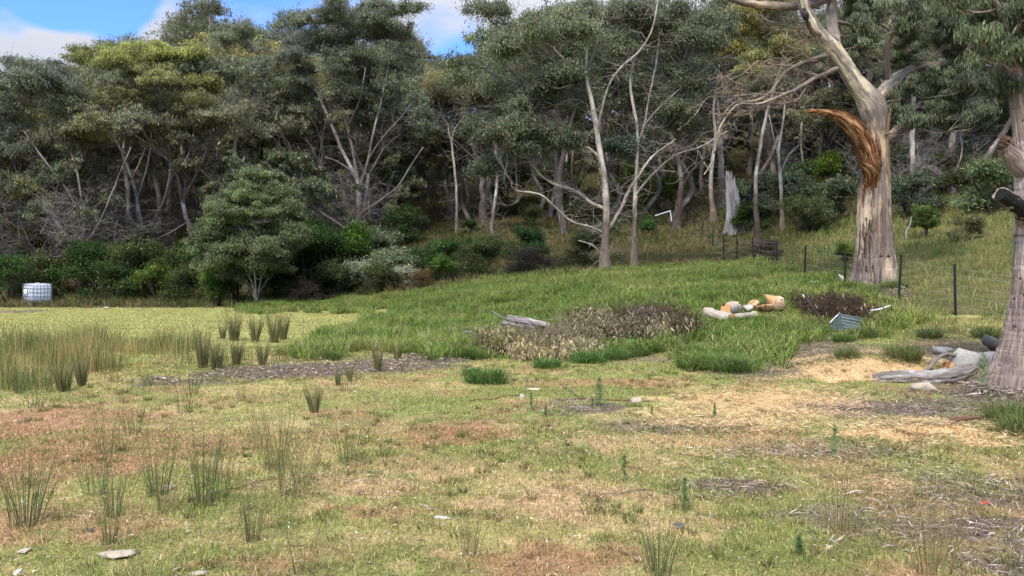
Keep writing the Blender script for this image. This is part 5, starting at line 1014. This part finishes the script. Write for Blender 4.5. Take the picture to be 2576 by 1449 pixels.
def sheet(name, label, quad, Y, mat, cat, ridges=7, amp=.02, parent=None):
    A, B_, C_, D_ = [pt(x, y, Y + dy) for x, y, dy in quad]; nu, nv = ridges * 8 + 1, 8; g = Geo(); nn = nrm(np.cross(B_ - A, D_ - A))
    V = []
    for v in np.linspace(0, 1, nv):
        for u in np.linspace(0, 1, nu):
            q = (A * (1 - u) + B_ * u) * (1 - v) + (D_ * (1 - u) + C_ * u) * v; V.append(q + nn * (amp * math.sin(v * 0 + u * ridges * 6.283)))
    V = np.array(V); V = V + nn * (.07 * (fbm(V[:, 0] * 5, V[:, 2] * 7, 3) - .5))[:, None]; i = np.arange(nv - 1)[:, None]; j = np.arange(nu - 1)[None]; Q = np.stack([i * nu + j, i * nu + j + 1, (i + 1) * nu + j + 1, (i + 1) * nu + j], -1).reshape(-1, 4)
    g.add(V, Q); g.add(V + nn * .006, Q[:, ::-1]); b = V.mean(0); b[2] = float(ground(b[0], b[1]))
    o = g.build(name, mat, parent, loc=b)
    if label: tag(o, label, cat)
    return o, b
e = put('metal_sheet', 'bent ridged grey-green metal sheet propped like a tent in the twig heap', 'metal sheet', gpt(2120, Yt))
for nm, quad, mt, rdg in (('side_panel', ((2112, 788, 0), (2116, 830, -.25), (2165, 834, -.1), (2172, 802, .35)), TIN, 5), ('end_panel', ((2112, 788, 0), (2088, 812, -.05), (2092, 835, -.3), (2125, 832, -.25)), TIND, 2)):
    o, b = sheet(nm, None, quad, Yt, mt, None, ridges=rdg); o.parent = e; o.location = [float(v) for v in (b - np.array(e.location))]
g = Geo(); tubes(g, np.array([pt(2112, 788, Yt), pt(2100, 799, Yt - .05), pt(2088, 812, Yt - .08)]), np.array([.012, .012, .012]), 6); o = g.build('edge_strip', PIPE, None, loc=np.array(e.location)); o.location = (0, 0, 0); o.parent = e
log_('pale_plank', 'narrow white weathered plank right of the twig heap', 'plank', [(2190, 781, 1.6, Yt + .3), (2215, 777, 2.2, Yt + .3), (2240, 768, 1.4, Yt + .3)], Yt, mat_plain('bleached', (.55, .56, .52), .8, .4, 20), seed=31, S=8)
log_('branch', 'thin dark curved branch standing out of the twig heap on its right', 'branch', [(2172, 767, 2, Yt), (2180, 785, 2.2, Yt), (2190, 797, 2.2, Yt), (2205, 804, 1.6, Yt)], Yt, BK_DARK, seed=32, S=7)
log_('branch', 'dark branch with a white broken tip at the left of the twig heap', 'branch', [(2024, 746, 2.6, Yt), (2032, 757, 2.8, Yt), (2045, 775, 3, Yt), (2058, 795, 3, Yt), (2070, 812, 2, Yt - .2)], Yt, BK_DARK, seed=33, S=7)
log_('stick_tip', 'short bright white stick on the tip of the dark branch left of the twig heap', 'stick', [(2020, 740, 1.4, Yt), (2024, 748, 1.8, Yt), (2031, 754, 1.6, Yt)], Yt, PIPE, seed=34, S=7)
chunk_obj('dark_bundle', 2305, 800, 34, 18, 41, TIND, 'small dark green-black lump in the grass between the last two fence posts', 'rubbish', d=.4)
WHITE = mat_plain('white_bark', (.56, .53, .47), .8, .25, 10)
chunk_obj('white_stone', 2047, 711, 20, 11, 42, WHITE, 'white stone in the grass under the middle of the fence', 'rock')
chunk_obj('white_stone', 2120, 702, 8, 22, 43, WHITE, 'tilted white slab leaning by the third fence post', 'rock', tilt=.6)
chunk_obj('white_debris', 268, 774, 12, 5, 44, WHITE, 'small white scrap on the far edge of the paddock', 'rubbish')
Yd = 34
log_('dead_branch', 'forked bleached white branch standing in the field left of the round olive bush', 'branch', [(2281, 600, 1.9, Yd), (2279, 586, 1.6, Yd), (2284, 574, 1.5, Yd), (2290, 562, 1.2, Yd), (2293, 545, .7, Yd)], Yd, WHITE, seed=51, S=7)
log_('dead_branch', 'small white crooked stick in the field between the round bush and the right gum', 'branch', [(2404, 588, 1.5, Yd), (2398, 580, 1.3, Yd), (2391, 574, .8, Yd)], Yd, WHITE, seed=52, S=7)
log_('dead_branch', 'pale slanting fallen branch in the field behind the round olive bush', 'branch', [(2395, 468, 5, 50.), (2370, 445, 5, 50.), (2340, 425, 4, 50.), (2325, 415, 3, 50.)], 50., BK_GREY, seed=53, S=9)
log_('dead_branch', 'long grey bough leaning down from the wood behind the bushy gum', 'branch', [(700, 455, 3, 50.), (740, 500, 4.5, 49.), (790, 525, 4, 48.), (840, 555, 3.2, 47.), (870, 575, 2.4, 46.5)], 50., BK_DARK, seed=55, S=9)
# beside the right-hand gum
RG = 'wood and stones at the foot of the right-edge gum'
Yg = ypx(2330, 962)
log_('weathered_log', 'long grey split log lying beside the flared base of the right-edge gum', 'log', [(2196, 956, 13, Yg + .1), (2250, 950, 15, Yg), (2320, 952, 17, Yg), (2390, 946, 18, Yg), (2430, 934, 16, Yg + .1), (2456, 924, 9, Yg + .15)], Yg, WOODG, S=26, K=44, amp=.14, seed=61, group=RG)
log_('curved_branch', 'smooth curved branch arching behind the long split log', 'branch', [(2310, 940, 3.2, Yg + .5), (2338, 925, 4, Yg + .55), (2352, 906, 4.6, Yg + .6), (2378, 891, 4.8, Yg + .7), (2400, 893, 4.5, Yg + .75), (2425, 888, 4, Yg + .8)], Yg, WOODG, seed=62, S=10, group=RG)
log_('branch', 'thin grey branch lying in front of the long split log', 'branch', [(2300, 979, 3, Yg - .5), (2350, 987, 4.5, Yg - .6), (2400, 984, 4, Yg - .6), (2440, 975, 3, Yg - .5)], Yg, WOODG, seed=63, S=8, group=RG)
log_('branch', 'dark stick with a pale middle lying on the bark litter', 'branch', [(1975, 1052, 3, 10.3), (2020, 1066, 4, 10.15), (2090, 1072, 4.5, 10.05), (2160, 1072, 5, 10.05), (2240, 1075, 4, 10.)], 10.1, BK_GREY, seed=64, S=8, group=RG)
Yw = ypx(2280, 1098)
log_('branch', 'brown forked stick lying across the lower straw patch', 'branch', [(2212, 1066, 2, Yw + .6), (2245, 1075, 3.5, Yw + .35), (2285, 1090, 4.5, Yw + .05), (2340, 1094, 3, Yw)], Yw, mat_bark('brown_bark', ((.08, .04, .025), (.24, .13, .08), (.32, .2, .13)), 18), seed=65, S=9, group=RG)
log_('branch', 'arched brown branch on the straw beneath the right-edge gum', 'branch', [(2382, 1073, 4.5, Yw + .35), (2400, 1058, 5.5, Yw + .4), (2430, 1053, 5, Yw + .5), (2465, 1050, 4, Yw + .6)], Yw, bpy.data.materials['brown_bark'], seed=66, S=9, group=RG)
STONE = mat_plain('lichened_stone', (.33, .31, .28), .9, .55, 9, bump=.6); DSTONE = mat_plain('dark_stone', (.10, .10, .09), .85, .6, 14, bump=.5); FSTONE = mat_plain('flat_stone', (.43, .355, .26), .9, .3, 12, bump=.5)
for a in ((2505, 866, 70, 34, 71, DSTONE, 'dark tilted stone slab leaning against the base of the right-edge gum', .3, -.5), (2432, 912, 62, 52, 72, STONE, 'upright pale lichened rock behind the long split log', .5, 0), (2490, 905, 60, 44, 73, STONE, 'grey rock tucked under the dark tilted slab', .5, 0.1), (2378, 884, 50, 20, 74, STONE, 'low grey rock beyond the curved branch', .5, 0),
          (2325, 972, 62, 22, 75, FSTONE, 'flat pale stone in front of the long split log', .4, 0), (2520, 945, 40, 30, 76, STONE, 'small grey stone against the flared trunk base', .5, 0), (2395, 922, 34, 24, 77, RED, 'rusty brown chunk under the curved branch', .5, 0), (1601, 1012, 28, 22, 78, FSTONE, 'cream stone lying alone in the middle of the paddock', .45, 0),
          (285, 1394, 100, 11, 79, FSTONE, 'long flat cream stone in the left foreground', .3, .03), (422, 1226, 26, 14, 80, FSTONE, 'small cream stone among the thin rushes at left', .5, 0), (62, 1384, 30, 10, 81, FSTONE, 'small flat white stone near the bottom left corner', .4, 0), (1118, 1302, 46, 4, 82, WHITE, 'thin flat white bark piece in the centre foreground', .25, -.03),
          (1344, 980, 34, 7, 83, mat_plain('cream_bark', (.72, .64, .44), .8, .2, 10), 'curled cream bark piece beside a small grey-green weed', .3, 0), (1313, 996, 14, 12, 84, WHITE, 'small upright white scrap left of the grey-green weed', .3, .2), (502, 1442, 40, 10, 85, FSTONE, 'flat pale stone at the bottom edge, left of centre', .4, 0), (2480, 1265, 26, 8, 86, mat_plain('red_scrap', (.48, .08, .05), .7, .3, 20), 'bright red scrap of bark among litter at right', .4, 0),
          (1708, 1322, 24, 14, 87, DSTONE, 'small grey stone in the right foreground', .5, 0), (48, 1440, 20, 18, 88, WHITE, 'white pebble in the bottom left corner', .5, 0), (229, 1334, 12, 10, 89, DSTONE, 'small dark dropping near the long cream stone', .5, 0)):
    chunk_obj('rock' if 'stone' in a[6] or 'rock' in a[6] or 'pebble' in a[6] else 'ground_scrap', *a[:7], 'rock' if 'stone' in a[6] or 'rock' in a[6] or 'pebble' in a[6] else 'debris', d=a[7], tilt=a[8])
# named sticks on the paddock
SB = bpy.data.materials['brown_bark']
for k, (pts, mt, lab) in enumerate((([(470, 1268, 3), (520, 1252, 3), (600, 1232, 2.5), (700, 1208, 1.5)], SB, 'long thin brown stick lying among rushes in the left foreground'), ([(1180, 1010, 3), (1240, 1006, 3), (1310, 996, 2)], SB, 'brown stick lying left of the grey-green weed'), ([(1395, 1010, 3), (1450, 1006, 4), (1520, 1008, 3), (1640, 1012, 2.5)], SB, 'long brown stick running behind the cream stone'),
        ([(1410, 970, 2), (1440, 988, 2.5), (1470, 1002, 2)], BK_GREY, 'short grey stick pointing at the tall green weed'), ([(1058, 1272, 1.4), (1075, 1278, 1.8), (1098, 1286, 1.2)], WHITE, 'small white forked stick in the centre foreground'), ([(2360, 1212, 2.5), (2440, 1206, 3), (2560, 1210, 3)], SB, 'long dark stick lying level at the right edge'),
        ([(2210, 1197, 3), (2240, 1190, 3), (2280, 1178, 2)], BK_GREY, 'grey stick tilted up in the right foreground'), ([(1500, 1375, 2), (1550, 1388, 3), (1605, 1402, 3)], SB, 'thin tan stick near the bottom right rushes'), ([(2440, 1380, 2), (2480, 1410, 3), (2520, 1440, 3)], SB, 'pinkish stick pointing to the bottom right corner'), ([(1700, 1146, 2), (1770, 1154, 2.5), (1790, 1158, 2)], SB, 'short dark stick lying on the pale tan patch'),
        ([(1490, 1252, 2), (1560, 1244, 2.5), (1640, 1236, 2)], BK_GREY, 'grey stick lying above the bright tan patch edge'), ([(180, 1296, 1), (205, 1302, 1.5), (225, 1316, 1)], WHITE, 'bent white stick near the long flat cream stone'))):
    P = []
    for x, y, rr_ in pts: h = hit(x, y); P.append((h[0], h[1], h[2] + .012, .55 * rr_ / F * h[1]))
    P = [q for a, b_ in zip(P[:-1], P[1:]) for q in (a, tuple((np.array(a) + np.array(b_)) / 2 + np.array([rs.normal() * .02, rs.normal() * .05, .008, 0])))] + [P[-1]]
    log_('stick', lab, 'stick', P, None, mt, S=7, seed=90 + k, group='sticks lying on the paddock')
# ------------------------------------------------------------------ uncountable litter
rs = rng(600); g = Geo()
def litter(g, n, y0, y1, region, lmin, lmax, wfac, cols, rise=.01, xr=.7):
    X, Y, Z = scatter(rs, n, y0, y1, power=.2, xm=xr); x, y = pix(X, Y, Z); k = region(x, y, X, Y); X, Y, Z = X[k], Y[k], Z[k]; n = len(X)
    if not n: return
    a = rs.uniform(0, 6.283, n); D = np.stack([np.cos(a), np.sin(a), rs.normal(size=n) * .18], 1); ln = lmin + (lmax - lmin) * rs.random(n) ** 2
    C = np.stack([X, Y, Z + rise * (.5 + rs.random(n))], 1); S_ = np.stack([-np.sin(a), np.cos(a), rs.normal(size=n) * .35], 1); w = (ln * wfac * (.6 + .8 * rs.random(n)))[:, None] * .5; A = D * (ln * .5)[:, None]; up = np.array([0, 0, 1.]) * (ln * .10 * rs.random(n))[:, None]
    V = np.stack([C - A, C + S_ * w + up, C + A, C - S_ * w + up], 1); cc = np.asarray(cols)[rs.integers(0, len(cols), n)] * (.6 + .7 * rs.random((n, 1)))
    g.add(V, np.arange(4 * n).reshape(n, 4), col=cc)
PALEL = [(.66, .60, .50), (.58, .46, .33), (.66, .54, .38), (.46, .36, .27), (.35, .20, .12), (.40, .30, .2), (.20, .13, .09), (.13, .09, .07)]
litter(g, 15000, 4, 40, lambda x, y, X, Y: (y > 775) & (x > -60) & (x < 2640) & ~lushness(X, Y, ground(X, Y)), .02, .075, .2, PALEL, .03)
litter(g, 9000, 4, 9.5, lambda x, y, X, Y: y > 900, .01, .04, .3, PALEL, .035)
litter(g, 4500, 14, 24, lambda x, y, X, Y: (x > 1700) & (y > 860) & (y < 940), .04, .2, .16, PALEL, .03)
litter(g, 5200, 4, 18, lambda x, y, X, Y: (y > 880) & (fbm(X * .8, Y * .8, 67) > .42), .05, .20, .05, [(.16, .11, .08), (.26, .19, .13), (.34, .27, .2), (.10, .07, .05)], .012)
stuff(g, 'leaf_litter', DRY, 'pale fallen gum leaves and bark flakes scattered over the paddock', 'leaf litter')
g = Geo(); SOILC = [(.17, .12, .09), (.30, .22, .17), (.42, .33, .26), (.24, .17, .13), (.50, .42, .36), (.10, .075, .06)]
inb = lambda L_: (lambda x, y, X, Y: np.any([((x - a) / c) ** 2 + ((y - b_) / d) ** 2 < 1.9 * rs.random(len(x)) * (.3 + 1.2 * fbm(X * 3, Y * 3, 66)) for a, b_, c, d in L_], axis=0))
litter(g, 330000, 4.2, 17, inb([(2260, 1030, 240, 42), (2480, 1010, 130, 60), (2350, 1330, 300, 60), (2480, 1240, 260, 50), (2520, 1410, 130, 50), (1830, 1232, 140, 24), (1440, 1030, 80, 20), (1700, 1075, 180, 22), (2100, 1300, 140, 30), (2060, 1140, 220, 26), (2050, 885, 160, 32), (1930, 935, 130, 22), (2390, 885, 150, 34)]), .02, .16, .06, SOILC, .02)
litter(g, 90000, 11, 20, inb([(720, 940, 230, 17), (920, 922, 250, 20), (1090, 903, 120, 14), (500, 958, 170, 10), (1210, 825, 70, 14)]), .02, .09, .3, SOILC, .05)
litter(g, 90000, 22, 30, inb([(2195, 742, 90, 22)]), .06, .3, .12, SOILC, .06)
litter(g, 120000, 9, 14, inb([(2520, 975, 110, 34)]), .04, .25, .10, SOILC, .04)
stuff(g, 'bark_litter', DRY, 'grey-brown shed bark strips and turned soil in patches', 'bark litter')
g = Geo(); st_ = lambda L_: inb(L_)
litter(g, 420000, 6, 16, inb([(2150, 930, 200, 36), (1960, 1015, 250, 34), (2290, 1092, 190, 28), (2500, 1112, 130, 24), (1850, 1060, 260, 34), (2330, 868, 70, 8)]), .03, .15, .045, [(.84, .58, .29), (.76, .50, .25), (.88, .66, .38), (.62, .42, .22)], .05)
litter(g, 90000, 4.2, 12, inb([(1390, 1262, 190, 46), (1480, 1122, 120, 24), (1900, 1120, 500, 60), (880, 1225, 220, 36), (2100, 1200, 400, 60)]), .03, .12, .03, [(.75, .55, .33), (.68, .50, .30), (.8, .62, .4)], .035)
stuff(g, 'straw', DRY, 'dry golden straw spread and heaped near the right-hand gum', 'straw')
# ------------------------------------------------------------------ single rush clumps, tussocks and weeds
def rush_mesh(seed, n, H, spread, cols, w=.0035):
    rr = rng(seed); g = Geo(); az = rr.uniform(0, 6.283, n); rad = spread * .35 * np.sqrt(rr.random(n)); P = np.stack([np.cos(az) * rad, np.sin(az) * rad, np.full(n, -.01)], 1)
    hh = H * (.45 + .6 * rr.random(n)); cc = np.asarray(cols)[rr.integers(0, len(cols), n)] * (.6 + .7 * rr.random((n, 1)))
    lean = .05 + spread * .9 * rr.random(n) ; d = np.stack([np.cos(az) * lean, np.sin(az) * lean, np.ones(n)], 1); K = 5; t_ = np.linspace(0, 1, K)[None, :, None]
    PP = P[:, None] + d[:, None] * hh[:, None, None] * t_ + np.stack([np.cos(az), np.sin(az), -np.ones(n) * .3], 1)[:, None] * (hh * spread * .35)[:, None, None] * t_ ** 2
    tubes(g, PP, np.stack([w * (1 - .75 * np.linspace(0, 1, K) ** 2)] * n), 4, col=cc); return g
RC = [(.15, .21, .08), (.19, .22, .075), (.10, .14, .06), (.36, .31, .14)]; RD = [(.36, .29, .13), (.20, .20, .08), (.45, .36, .18)]
RM = [rush_mesh(701, 50, .58, .20, RC, .0019), rush_mesh(702, 34, .48, .18, RC, .0018), rush_mesh(703, 24, .40, .26, RC, .0018), rush_mesh(704, 26, .5, .2, RD, .002), rush_mesh(705, 130, .60, .20, RC + RD, .0030)]
proto = [None] * 5
rushes = [(65, 1322, 0, 1.0, 'tall dark wide-splayed rush clump at the left edge of the foreground'), (275, 1368, 1, .9, 'short dark rush clump above the long cream stone'), (400, 1248, 1, 1.15, 'slim rush clump beside the small cream stone'), (290, 1300, 1, .8, 'small rush clump left of the thin brown stick'), (510, 1275, 1, 1.2, 'upright rush clump crossed by the long thin brown stick'), (555, 1262, 2, 1.3, 'loose rush clump right of the upright one crossed by the stick'),
    (632, 1362, 0, .72, 'dense rush clump in the left foreground, right of the cream stone'), (240, 1248, 2, 1.0, 'faint rush clump at the left, behind the small ones'), (270, 1145, 3, 1.2, 'sparse tawny rush clump on the reddish ground at left'), (340, 1095, 2, 1.0, 'tiny sparse rush clump high on the reddish patch'), (725, 1248, 3, 1.3, 'tawny rush clump left of centre foreground'), (760, 1215, 3, 1.1, 'second tawny rush clump just behind, left of centre'),
    (700, 1180, 3, 1.3, 'thin straw-coloured rushes in the middle of the paddock'), (880, 1165, 2, 1.2, 'single thin rush tuft in the middle of the paddock'), (650, 1130, 3, 1.2, 'straw-coloured rush clump left of the thin tuft'), (790, 1038, 4, .55, 'bushy rush clump below the strip of bare soil'), (465, 1040, 2, 1.1, 'small rush clump below the left end of the bare soil'), (315, 1015, 2, 1.0, 'small rush clump on the left, below the rush bed'),
    (480, 995, 2, 1.2, 'dark rush tuft right below the rush bed'), (370, 970, 0, .6, 'dark rush clump at the right end of the rush bed'), (48, 990, 0, .9, 'dark rush clump at the far left of the rush bed'), (86, 1025, 2, .9, 'little rush tuft at the far left, alone'), (160, 985, 4, .85, 'dark green rush clump in front of the rush bed'), (205, 972, 4, .9, 'second dark green rush clump in front of the rush bed'),
    (950, 935, 4, .9, 'dark rush clump standing in the strip of bare soil'), (545, 930, 4, 1.1, 'dense green-based rush clump at the right of the rush bed'), (510, 925, 4, 1.25, 'tall rush clump at the right of the rush bed'), (595, 918, 4, .9, 'rush clump between the tall one and the open meadow'), (660, 918, 4, .8, 'short dark rush clump above the bare soil strip'), (710, 912, 2, 1.5, 'spiky rush tuft above the bare soil strip'),
    (590, 858, 4, 1.3, 'distant rush clump in the short meadow, left of three'), (642, 860, 4, 1.2, 'distant rush clump in the short meadow, middle of three'), (690, 862, 4, 1.25, 'distant rush clump in the short meadow, right of three'), (712, 855, 4, 1.25, 'distant rush clump nearest the bright long grass'), (560, 852, 4, 1.0, 'small distant rush clump at the back of the short meadow'), (850, 970, 4, .45, 'low rush clump just below the bare soil'),
    (880, 960, 4, .5, 'low rush clump right of another below the bare soil'), (610, 1010, 3, .9, 'sparse rush tuft left of the bushy one below the soil'), (1655, 1445, 0, .75, 'tall olive rush clump at the bottom edge, right of centre'), (2108, 1345, 3, 1.35, 'dry brown rush stalks alone in the right foreground'), (2345, 1440, 3, 1.2, 'thin tawny seed stalks at the bottom right'), (870, 985, 2, .8, 'tiny rush tuft below the low pair'),
    (1000, 905, 4, .7, 'rush tuft at the upper edge of the bare soil'), (420, 1290, 3, .8, 'dry thin tuft below the small cream stone'), (760, 1445, 3, .9, 'yellowed thin tuft at the bottom left edge'), (1180, 1400, 3, .6, 'short dry tuft in the centre foreground')]
for x, y, k, s_, lab in rushes:
    h = hit(x, y)
    if proto[k] is None: o = RM[k].build('rush_clump', GRASS); proto[k] = o
    else: o = proto[k].copy(); SC.collection.objects.link(o)
    o.location = [float(v) for v in h]; o.rotation_euler = (0, 0, x * .7); q_ = rs.uniform(.75, 1.35); o.scale = (s_ * q_, s_ * q_, s_ * rs.uniform(.8, 1.15)); tag(o, lab, 'rush clump', 'separate rush clumps on the paddock'); o.color = (1, 1, 1, 1)
def tus_mesh(seed, n, H, R, base, w=.008):
    rr = rng(seed); g = Geo(); az = rr.uniform(0, 6.283, n); rad = R * np.sqrt(rr.random(n)); P = np.stack([np.cos(az) * rad, np.sin(az) * rad, np.zeros(n) - .02], 1)
    cc = np.asarray(base) * (.45 + 1.0 * rr.random((n, 1))); dd = rr.random((n, 1)) < .08; cc = np.where(dd, (.45, .38, .2), cc)
    blades(g, P, H * (.35 + .95 * rr.random(n)), w * (.6 + .7 * rr.random(n)), .15 + 1.35 * (rad / R) * (.3 + .7 * rr.random(n)), cc, rr, az=az + rr.normal(0, .4, n)); return g
TM = [tus_mesh(801, 1500, .40, .30, (.12, .21, .045)), tus_mesh(802, 700, .26, .22, (.10, .19, .04)), tus_mesh(803, 800, .42, .25, (.16, .20, .06))]; tp = [None] * 3
for x, y, k, s_, lab in ((1225, 962, 1, 1.35, 'low dark green grass tussock standing alone in front of the brush heap'), (1790, 930, 0, 1.0, 'big rich green tussock below the cut firewood, left half'), (1850, 935, 0, .9, 'big rich green tussock below the cut firewood, front middle'), (1880, 905, 0, .85, 'rich green tussock below the cut firewood, right side'), (1755, 895, 0, .8, 'green tussock left behind the big ones below the firewood'),
        (1905, 820, 0, .95, 'bright tussock growing just in front of the cut firewood'), (1860, 820, 0, .8, 'tussock hiding the low pale log'), (1540, 905, 0, .85, 'bright tussock right in front of the brush heap'), (1480, 912, 1, 1.4, 'low tussock in front of the middle of the brush heap'), (1600, 895, 0, .7, 'green tussock in front of the twiggy end of the brush heap'), (1180, 900, 0, .7, 'tussock at the left front of the brush heap'), (1140, 895, 0, .6, 'second tussock at the left front of the brush heap'), (1060, 890, 1, 1.2, 'short tussock above the right end of the bare soil'),
        (2275, 905, 2, .9, 'olive tussock beside the straw mound'), (2240, 820, 0, .8, 'green tussock below the last but one fence post'), (2170, 850, 2, .9, 'green-brown tussock below the bent metal sheet'), (2120, 860, 0, .6, 'small green tussock in front of the metal sheet'), (2050, 840, 0, .8, 'dark tussock left of the metal sheet'), (2000, 850, 2, .9, 'olive tussock left of the twig heap'), (2420, 905, 2, .7, 'olive tussock behind the curved branch'),
        (2480, 850, 2, .9, 'tall olive tussock left of the tilted stone slab'), (2340, 850, 2, .8, 'olive tussock above the small straw patch'), (2130, 900, 2, .6, 'thin tussock behind the straw mound'), (1375, 925, 1, 1.0, 'small green tuft right of the lone dark tussock'), (1190, 940, 1, .6, 'little tuft behind the lone dark tussock'), (830, 905, 0, .6, 'leading tussock at the left tip of the long grass'), (765, 900, 0, .7, 'dark tussock at the far left tip of the long grass'), (2163, 730, 2, .8, 'olive tussock at the left foot of the huge torn gum'), (2196, 742, 2, .7, 'low tussock in front of the huge torn gum'), (2235, 728, 2, .8, 'olive tussock at the right foot of the huge torn gum'), (2262, 724, 2, .9, 'tussock between the huge torn gum and the fence post right of it'), (1505, 676, 2, .9, 'tussock at the left foot of the tall pale gum'), (1545, 674, 2, .9, 'tussock at the right foot of the tall pale gum'), (1584, 668, 2, .8, 'tussock at the left foot of the thinner pale gum'), (1612, 668, 2, .9, 'tussock at the right foot of the thinner pale gum'), (1440, 682, 2, 1.1, 'tawny tussock at the top of the long grass left of the tall pale gum'), (1290, 705, 2, 1.1, 'tawny tussock at the top edge of the long grass, centre'), (2540, 1060, 2, .8, 'straggly grey-green tuft at the right edge below the gum'), (2570, 1090, 2, .7, 'second straggly tuft at the right edge')):
    h = hit(x, y)
    if tp[k] is None: o = TM[k].build('grass_tussock', GRASS); tp[k] = o
    else: o = tp[k].copy(); SC.collection.objects.link(o)
    o.location = [float(v) for v in h]; o.rotation_euler = (0, 0, x * .9); o.scale = (s_, s_, s_); tag(o, lab, 'tussock', 'grass tussocks near the brush heap and fence'); o.color = (1, 1, 1, 1)
def weed(seed, x, y, hpx, lab, col=(.20, .27, .10), bush=1.0):
    rr = rng(seed); b = hit(x, y); H = hpx / F * b[1]; g = Geo(); lf = Geo(); n = 5 + int(3 * bush)
    P = np.array([[0, 0, -.02], [.01, 0, H * .5], [0.02, .01, H]]); tubes(g, resample(P, 8), np.linspace(.005, .002, 8), 5, col=(.3, .35, .2))
    m = int(120 * bush); t_ = rr.random(m) ** .8; az = rr.uniform(0, 6.283, m); sp = (.05 + .10 * rr.random(m)) * H * (1.3 - t_) * bush * 1.2; d = np.stack([np.cos(az), np.sin(az), np.full(m, .55)], 1)
    C = np.stack([np.cos(az) * sp * .6, np.sin(az) * sp * .6, t_ * H + sp * .3], 1); leaves(lf, C, d + rr.normal(size=(m, 3)) * .3, sp * 1.3 + .025, .005 + .006 * rr.random(m), np.asarray(col) * (.6 + .8 * rr.random((m, 1))), rr)
    e = put('weed', lab, 'weed', b, 0, 'single tall weeds on the paddock'); g.build('stem', GRASS, e); lf.build('foliage', LEAF, e)
for k, a in enumerate(((1507, 1022, 72, 'tall green feathery weed behind the long brown stick'), (1336, 1032, 44, 'small grey-green weed beside the cream bark piece'), (2100, 1150, 84, 'upright weed standing below the dark stick on the litter'), (1570, 1212, 68, 'slim upright weed right of the bright tan patch'), (1722, 1292, 90, 'leafy weed in the right foreground'), (2475, 985, 96, 'tall bushy green weed in front of the right-edge gum'),
        (1797, 1062, 46, 'low weed on the straw left of the litter'), (2010, 1398, 50, 'bright low leafy weed in the right foreground'), (1372, 1048, 26, 'tiny weed right of the grey-green one'), (1640, 1045, 20, 'tiny weed right below the cream stone'), (2488, 1015, 44, 'yellowing weed at the foot of the tall bushy one'), (1490, 1030, 30, 'short side shoot of weed left of the tall feathery one'))):
    weed(900 + k, *a, bush=1.6 if a[2] > 90 or k in (0, 7) else .9)
for k, (x, y) in enumerate(((2105, 1255), (2450, 1090), (1048, 1495 - 400), (930, 1447))): pass
# ------------------------------------------------------------------ the bird
bx_, by_ = 2027, 40; Pn = pr[0]; kk = np.argmin(np.abs((1288 + F * Pn[:, 0] / Pn[:, 1]) - 2026) + 0 * Pn[:, 2]); perch = Pn[kk] + np.array([-.03, -.06, .03]); BIRD = mat_plain('black_feather', (.014, .014, .018), .45, .3, 30)
e = put('bird', 'black crow-like bird perched upright on a bare branch of the huge torn gum', 'bird', perch, 0)
g = Geo(); body = np.array([(-.02, 0, .015, .030), (-.015, 0, .06, .062), (0, 0, .13, .082), (.02, 0, .21, .075), (.035, 0, .27, .052), (.04, 0, .305, .046), (.045, 0, .34, .047), (.05, 0, .37, .036), (.052, 0, .385, .010)]); A = resample(body, 26); tubes(g, A[:, :3], A[:, 3], 16)
tail = np.array([(-.02, 0, .06, .045), (-.05, 0, -.02, .035), (-.085, 0, -.14, .028), (-.10, 0, -.19, .012)]); A = resample(tail, 12); tubes(g, A[:, :3] , A[:, 3], 10)
g.build('body', BIRD, e, smooth=True)
g = Geo(); tubes(g, resample(np.array([(.08, 0, .345), (.12, 0, .342), (.155, 0, .328)]), 6), np.linspace(.018, .002, 6), 8); g.build('beak', BIRD, e, smooth=True)
for sd in (-1, 1):
    g = Geo(); A = resample(np.array([(.0, .055 * sd, .25, .030), (-.02, .075 * sd, .16, .045), (-.05, .06 * sd, .04, .030), (-.075, .03 * sd, -.08, .008)]), 12); tubes(g, A[:, :3], A[:, 3], 10, mod=1.0); g.build('wing', BIRD, e, smooth=True)
    g = Geo(); tubes(g, np.array([(-.01, .025 * sd, .03), (.0, .028 * sd, .005), (.03, .03 * sd, -.005)], float), np.array([.008, .006, .004]), 6); g.build('leg', BIRD, e)
e.rotation_euler = (0, 0, math.radians(200))
